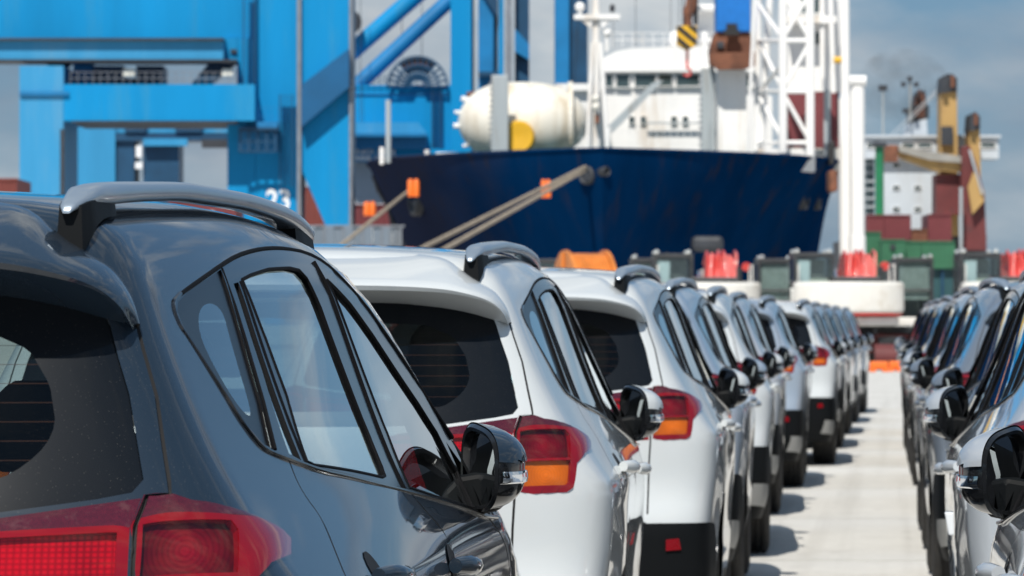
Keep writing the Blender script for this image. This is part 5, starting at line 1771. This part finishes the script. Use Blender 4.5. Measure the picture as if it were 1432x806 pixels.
# ---- excavators parked in a line behind the cars
def excavator(px, D, label, back=True, boom=True):
    D = D + 15
    o = empty('excavator', to_world((px-716)*D/FOC, D, 0), YAW + (0 if back else math.pi), label, 'excavator', 'excavators parked in a line')
    o.scale = (1.10, 1.10, 1.04)
    # tracks
    for sx in (-1.15, 1.15):
        t = MB()
        prof_ = [(-1.9, .42), (-1.75, .12), (-1.4, .02), (1.4, .02), (1.75, .12), (1.9, .42), (1.75, .80), (1.4, .92), (-1.4, .92), (-1.75, .80)]
        n = len(prof_)
        v = [(sx-.32, y, z) for y, z in prof_] + [(sx+.32, y, z) for y, z in prof_]
        t.add(v, [tuple(range(n)), tuple(range(n, 2*n))[::-1]] + [(k, n+k, n+(k+1) % n, (k+1) % n) for k in range(n)])
        tr = t.build('track', M['dig_dark'], o)
        sh = MB()
        for k in range(13): sh.box(sx-.33, sx+.33, -1.95+k*.02, -1.90+k*.0, .16+k*.06, .20+k*.06)
        sh.build('track_shoe', M['dig_dark'], tr)
        for y in (-1.4, 1.4):
            MB().lathe([(sx-.36, .02), (sx-.36, .30), (sx+.36, .30), (sx+.36, .02)], (0, y, .47), 'x', 16).build('track_wheel', M['oxide'], tr)
    MB().box(-.85, .85, -1.2, 1.2, .45, .98).build('track_frame', M['oxide'], o, bevel=.06)
    MB().lathe([(.98, .9), (1.22, .9)], (0, 0, 0), 'z', 24).build('slew_ring', M['dig_dark'], o)
    # upper works: y- is the rear with the counterweight
    MB().box(-1.38, 1.38, -1.3, 2.0, 1.24, 1.50).build('main_frame', M['dig_white'], o, bevel=.04)
    def rear(w, y_, bulge, k=15):
        return [(w*math.sin(t)/math.sin(1.35), y_ - bulge*(math.cos(t)-math.cos(1.35))) for t in np.linspace(-1.35, 1.35, k)]
    def block(z0, z1, w, y_, bulge, yf, name, m, par, bev):
        p = rear(w, y_, bulge) + [(w, yf), (-w, yf)]
        n = len(p)
        v = [(x, y, z0) for x, y in p] + [(x, y, z1) for x, y in p]
        f = [tuple(range(n))[::-1], tuple(range(n, 2*n))] + [(k, (k+1) % n, n+(k+1) % n, n+k) for k in range(n)]
        return MB().add(v, f).build(name, m, par, bevel=bev, seg=3, smooth=False)
    cw = block(1.60, 2.50, 1.48, -2.0, .75, -1.2, 'counterweight', M['dig_white'], o, .10)
    block(1.545, 1.598, 1.44, -1.98, .72, -1.2, 'red_stripe', M['dig_red'], cw, 0)
    block(1.26, 1.50, 1.36, -1.85, .6, -1.32, 'tail_frame', M['dig_white'], o, .04)
    eh = MB().box(-.35, 1.44, -1.19, 1.1, 1.505, 2.42).build('engine_cover', M['dig_white'], o, bevel=.06)
    MB().box(-.42, .92, -1.5, -.2, 2.505, 2.66).build('engine_hood', M['dig_dark'], eh, bevel=.05)
    MB().bar((.95, -.7, 2.43), (.95, -.7, 2.95), .08, 10).build('exhaust_stack', M['dig_dark'], eh)
    for x in (-1.3, 1.3):
        hr = MB()
        hr.bar((x, -1.0, 2.5), (x, -1.0, 3.0), .025, 6); hr.bar((x, .6, 2.45), (x, .6, 3.0), .025, 6); hr.bar((x, -1.0, 3.0), (x, .6, 3.0), .025, 6)
        hr.build('hand_rail', M['dig_white'], o)
    # cab on the left side
    x0, x1, y0, y1, z0, z1 = -1.42, -.30, -.60, 1.35, 1.505, 3.30
    fr = MB()
    for x in (x0+.045, x1-.045):
        for y in (y0+.045, y1-.045): fr.box(x-.045, x+.045, y-.045, y+.045, z0, z1-.09)
    fr.box(x0, x1, y0, y1, z1-.09, z1+.05)
    fr.box(x0, x1, y0+.004, y1-.004, z0-.2, z0-.002)
    for y in (y0+.002, y1-.062): fr.box(x0+.091, x1-.091, y, y+.06, 2.30, 2.38)
    cb = fr.build('cab', M['dig_dark'], o, bevel=.02)
    for nm, b in (('pane', (x0+.10, x1-.10, y0+.03, y0+.05, 2.39, z1-.10)), ('pane', (x0+.10, x1-.10, y1-.05, y1-.03, z0+.02, z1-.10)),
                  ('pane', (x0+.02, x0+.04, y0+.10, y1-.10, 1.9, z1-.10)), ('pane', (x1-.04, x1-.02, y0+.10, y1-.10, 1.9, z1-.10))):
        MB().box(*b).build(nm, M['glass_front'], cb)
    MB().box(x0+.1, x1-.1, y0+.006, y0+.06, z0, 2.29).build('cab_back_panel', M['dig_dark'], cb)
    MB().box(x0+.30, x1-.25, y0+.35, y0+.75, 1.5, 2.75).build('cab_seat', M['cabin_grey'], cb, bevel=.06)
    MB().box(x0+.12, x1-.12, y1-.16, y1-.13, 2.05, z1-.12).build('added_pale_panel', M['added_panel'], cb)  # pale panel added to lighten the dark cab glass, like reflected sky
    MB().box(x0+.14, x0+.46, y0+.06, y0+.075, 2.5, 3.12).build('cab_notice', M['sticker'], cb)
    MB().box(x0+.14, x0+.97, y0+.08, y0+.095, 2.40, 2.60).build('cab_notice', M['lamp_white'], cb)
    for x in (x0+.10, x1-.14):
        for y in (y0+.02, y1-.02):
            MB().lathe([(y-.05, .01), (y-.04, .06), (y+.04, .06), (y+.05, .01)], (x, 0, z1+.11), 'y', 12).build('work_lamp', M['work_lamp'], cb)
    # boom folded up in front, seen past the cab
    if boom:
        bm_ = MB()
        for x in (-.20, .28):
            bm_.prism([(x-.05, 1.6), (x+.05, 1.6), (x+.05, 1.6), (x-.05, 1.6)], 1.2, 1.25)
        bo = MB()
        side = [(1.0, 1.55), (1.5, 1.5), (2.6, 2.9), (4.6, 3.2), (6.6, 2.5), (6.7, 2.75), (4.7, 3.6), (2.3, 3.55)]
        n = len(side)
        v = [(.24, y, z*.93+.05) for y, z in side] + [(.80, y, z*.93+.05) for y, z in side]
        bo.add(v, [tuple(range(n)), tuple(range(n, 2*n))[::-1]] + [(k, n+k, n+(k+1) % n, (k+1) % n) for k in range(n)])
        b_o = bo.build('boom', M['dig_red'], o, bevel=.03)
        for k, x in enumerate(np.linspace(.14, .94, 13)):
            h = MB(); h.tube([(x, 1.0, 1.9), (x+.02, 1.25, 2.6), (x+.05+.05*math.sin(k*2.1), 1.6, 3.24+.13*math.sin(k*1.7)), (x+.04, 2.3, 3.28+.20*math.sin(k*2.7+1)), (x+.0, 3.4, 3.1)], .036+.012*(k % 2), 8)
            h.build('hydraulic_hose', M['dig_red'], b_o, smooth=True)
        MB().lathe([(2.2, .01), (2.2, .13), (2.5, .13), (2.5, .01)], (1.30, 0, 3.0), 'y', 14).build('boom_pin', M['dig_red'], b_o)
        for x in (.02, 1.06):
            c_ = MB(); c_.bar((x, .9, 1.5), (x-.02, 2.1, 2.5), .085, 12); c_.build('boom_cylinder', M['dig_red'], b_o, smooth=True)
            r_ = MB(); r_.bar((x-.02, 2.1, 2.5), (x-.02, 3.3, 2.85), .05, 10); r_.build('cylinder_rod', M['chrome'], b_o, smooth=True)
        st = MB(); st.prism([(-.06, 0), (.30, 0), (.30, .4), (-.06, .4)], 0, .01)
        a_ = MB().bar((.12, 6.5, 2.65), (.12, 5.2, .9), .20, 6); a_.build('dipper_arm', M['dig_red'], b_o)
        bk = MB().lathe([(-.5, .02), (-.5, .55), (.75, .55), (.75, .02)], (0, 5.0, .62), 'x', 14, .6, 4.4); bk.build('bucket', M['dig_dark'], b_o)
    return o
exs = [excavator(1180, 125, 'white and red excavator seen from behind, right above the end of the aisle'),
       excavator(984, 127, 'white and red excavator seen from behind, above the middle cars of the left row'),
       excavator(1412, 125, 'white and red excavator seen from behind at the right edge of the photo'),
       excavator(1233, 137, 'excavator facing the camera, its cab between the aisle and the dark teal shed', False, False),
       excavator(1042, 139, 'excavator facing the camera, its cab against the middle of the navy hull', False, False),
       excavator(866, 138, 'excavator facing the camera beside the big orange cable drum', False, False),
       excavator(727, 140, 'excavator facing the camera, just left of the big orange cable drum', False, False),
       excavator(566, 139, 'excavator facing the camera, its red hoses below the end of the brown ropes', False)]

dr = Far('cable_drum', 818, 118, 'big orange cable drum standing between two excavator cabs', 'drum', None)
dr.root.rotation_euler.z = YAW + math.radians(12)
dm = MB().lathe([(-.55, .25), (-.55, 1.62), (-.47, 1.62), (-.45, 1.46), (.45, 1.46), (.47, 1.62), (.55, 1.62), (.55, .25), (-.55, .25)], (0, 0, 1.62), 'x', 40).build('drum_body', M['orange'], dr.root)
for sx in (-.58, .58):
    for k in range(8):
        t = 2*math.pi*k/8
        MB().bar((sx, .22*math.cos(t), 1.62+.22*math.sin(t)), (sx, 1.55*math.cos(t), 1.62+1.55*math.sin(t)), .05, 6).build('flange_rib', M['orange'], dr.root)
wc = MB()
for k in range(11): wc.lathe([(-.42+k*.084+.042*math.cos(a), 1.50+.042*math.sin(a)) for a in np.linspace(0, 2*math.pi, 7)], (0, 0, 1.62), 'x', 32)
wc.build('wound_cable', M['orange'], dr.root, smooth=True)

# ---- orange barriers and a dark red drum at the end of the aisle
for px, D, w, lab in ((1229, 131, 26, 'low orange plastic barrier at the end of the aisle, longer of the pair'), (1252, 132, 18, 'low orange plastic barrier at the end of the aisle, shorter of the pair')):
    f = Far('road_barrier', px, D, lab, 'barrier', 'orange barriers at the end of the aisle')
    k = f.k; hw = w/2*k
    MB().prism([(-hw, .08), (hw, .08), (hw*.96, .30), (-hw*.96, .30)], -.08, .08).build('panel', M['guard_orange'], f.root, bevel=.03)
    for sx in (-.7, .7): MB().box(hw*sx-.09, hw*sx+.09, -.22, .22, 0, .08).build('foot', M['guard_orange'], f.root, bevel=.02)
bd = Far('bucket_attachment', 1243, 136, 'dark red digger bucket lying on the ground under the excavator', 'bucket')
MB().lathe([(-.42, .05), (-.42, .38), (.42, .38), (.42, .05)], (0, 0, .38), 'x', 18, .5, 4.6).build('shell', M['oxide'], bd.root)
for x in (-.33, -.11, .11, .33): MB().prism([(x-.05, .05), (x+.05, .05), (x+.03, .25), (x-.03, .25)], -.46, -.37).build('tooth', M['iron_dark'], bd.root)
# ------------------------------------------------------------------ the parked cars
car0 = empty('parked_car', (0, 0, 0), 0, None, 'car', 'cars parked in two rows')
build_car_meshes(car0)
CARS = [  # x, y, yaw degrees, paint, label
    (-1.735, 6.28, .0, 'slate', 'dark slate grey car nearest the camera, its folded mirror in front of a white tailgate'),
    (-1.650, 11.80, 2.0, 'white', 'white car directly ahead of the dark slate grey car'),
    (-1.595, 17.25, 1.2, 'white', 'white car ahead of the nearest white one, with a red reflector in its black bumper'),
    (-1.68, 22.75, 1.2, 'pale_blue', 'pale blue silver car between two white ones in the left row'),
    (-1.68, 27.9, 2.0, 'white', 'white car ahead of the pale blue silver one in the left row'),
    (-1.78, 33.9, 1.2, 'silver', 'silver car tucked behind the third white car of the left row'),
    (-1.73, 39.5, .7, 'pale_blue', 'pale blue silver car just behind the farthest white car of the left row'),
    (-1.55, 45.9, .6, 'white', 'white car farthest along the left row'),
    (-1.56, 52.0, .3, 'silver', 'silver car just ahead of the farthest white car of the left row'),
    (-1.56, 58.4, .0, 'dark_blue', 'dark blue car near the far end of the left row'),
    (-1.52, 65.0, .0, 'steel', 'steel grey car last but one in the left row'),
    (-1.46, 71.9, .0, 'steel', 'steel grey car at the very end of the left row'),
    (1.10, 6.10, .0, 'silver', 'silver car at the lower right corner, its mirror nearest the camera'),
    (1.07, 11.9, .1, 'silver', 'silver car of the right row, second from the camera'),
    (1.12, 17.4, .0, 'steel', 'steel grey car of the right row, its mirror half hidden by a nearer mirror'),
    (1.05, 23.0, .3, 'steel', 'steel grey car of the right row with its roof above a black spoiler tip'),
    (1.02, 28.6, .4, 'silver', 'silver car of the right row behind a dark spoiler'),
    (1.02, 34.2, .0, 'steel', 'steel grey car in the middle of the right row'),
    (.98, 40.0, .4, 'beige', 'beige grey car towards the far end of the right row'),
    (.94, 45.8, .2, 'steel', 'steel grey car ahead of the beige grey one in the right row'),
    (.90, 51.6, .0, 'beige', 'beige grey car last but one in the right row'),
    (.90, 57.6, .0, 'steel', 'grey car at the far end of the right row'),
]
for k, (x, y, a, key, lab) in enumerate(CARS):
    o = car0 if k == 0 else copy_car(car0, 'parked_car')
    o.location = (x, y, 0)
    o.rotation_euler = (0, 0, math.radians(a))
    o['label'] = lab
    paint_car(o, key)
    if k in (13, 14):               # white foam guard clipped over the edge of the left-hand rear door
        z0 = .795 if k == 13 else .90
        c4 = fl([(2.13, z0), (2.21, z0), (2.21, z0+.07), (2.13, z0+.07)])
        q = [(-p[0]-.022, p[1], p[2]) for p in c4]; r_ = [(-p[0]+.004, p[1], p[2]) for p in c4]
        MB().add(q+r_, [(3, 2, 1, 0), (4, 5, 6, 7), (0, 1, 5, 4), (1, 2, 6, 5), (2, 3, 7, 6), (3, 0, 4, 7)]).build('edge_guard', M['sticker'], o, bevel=.005)
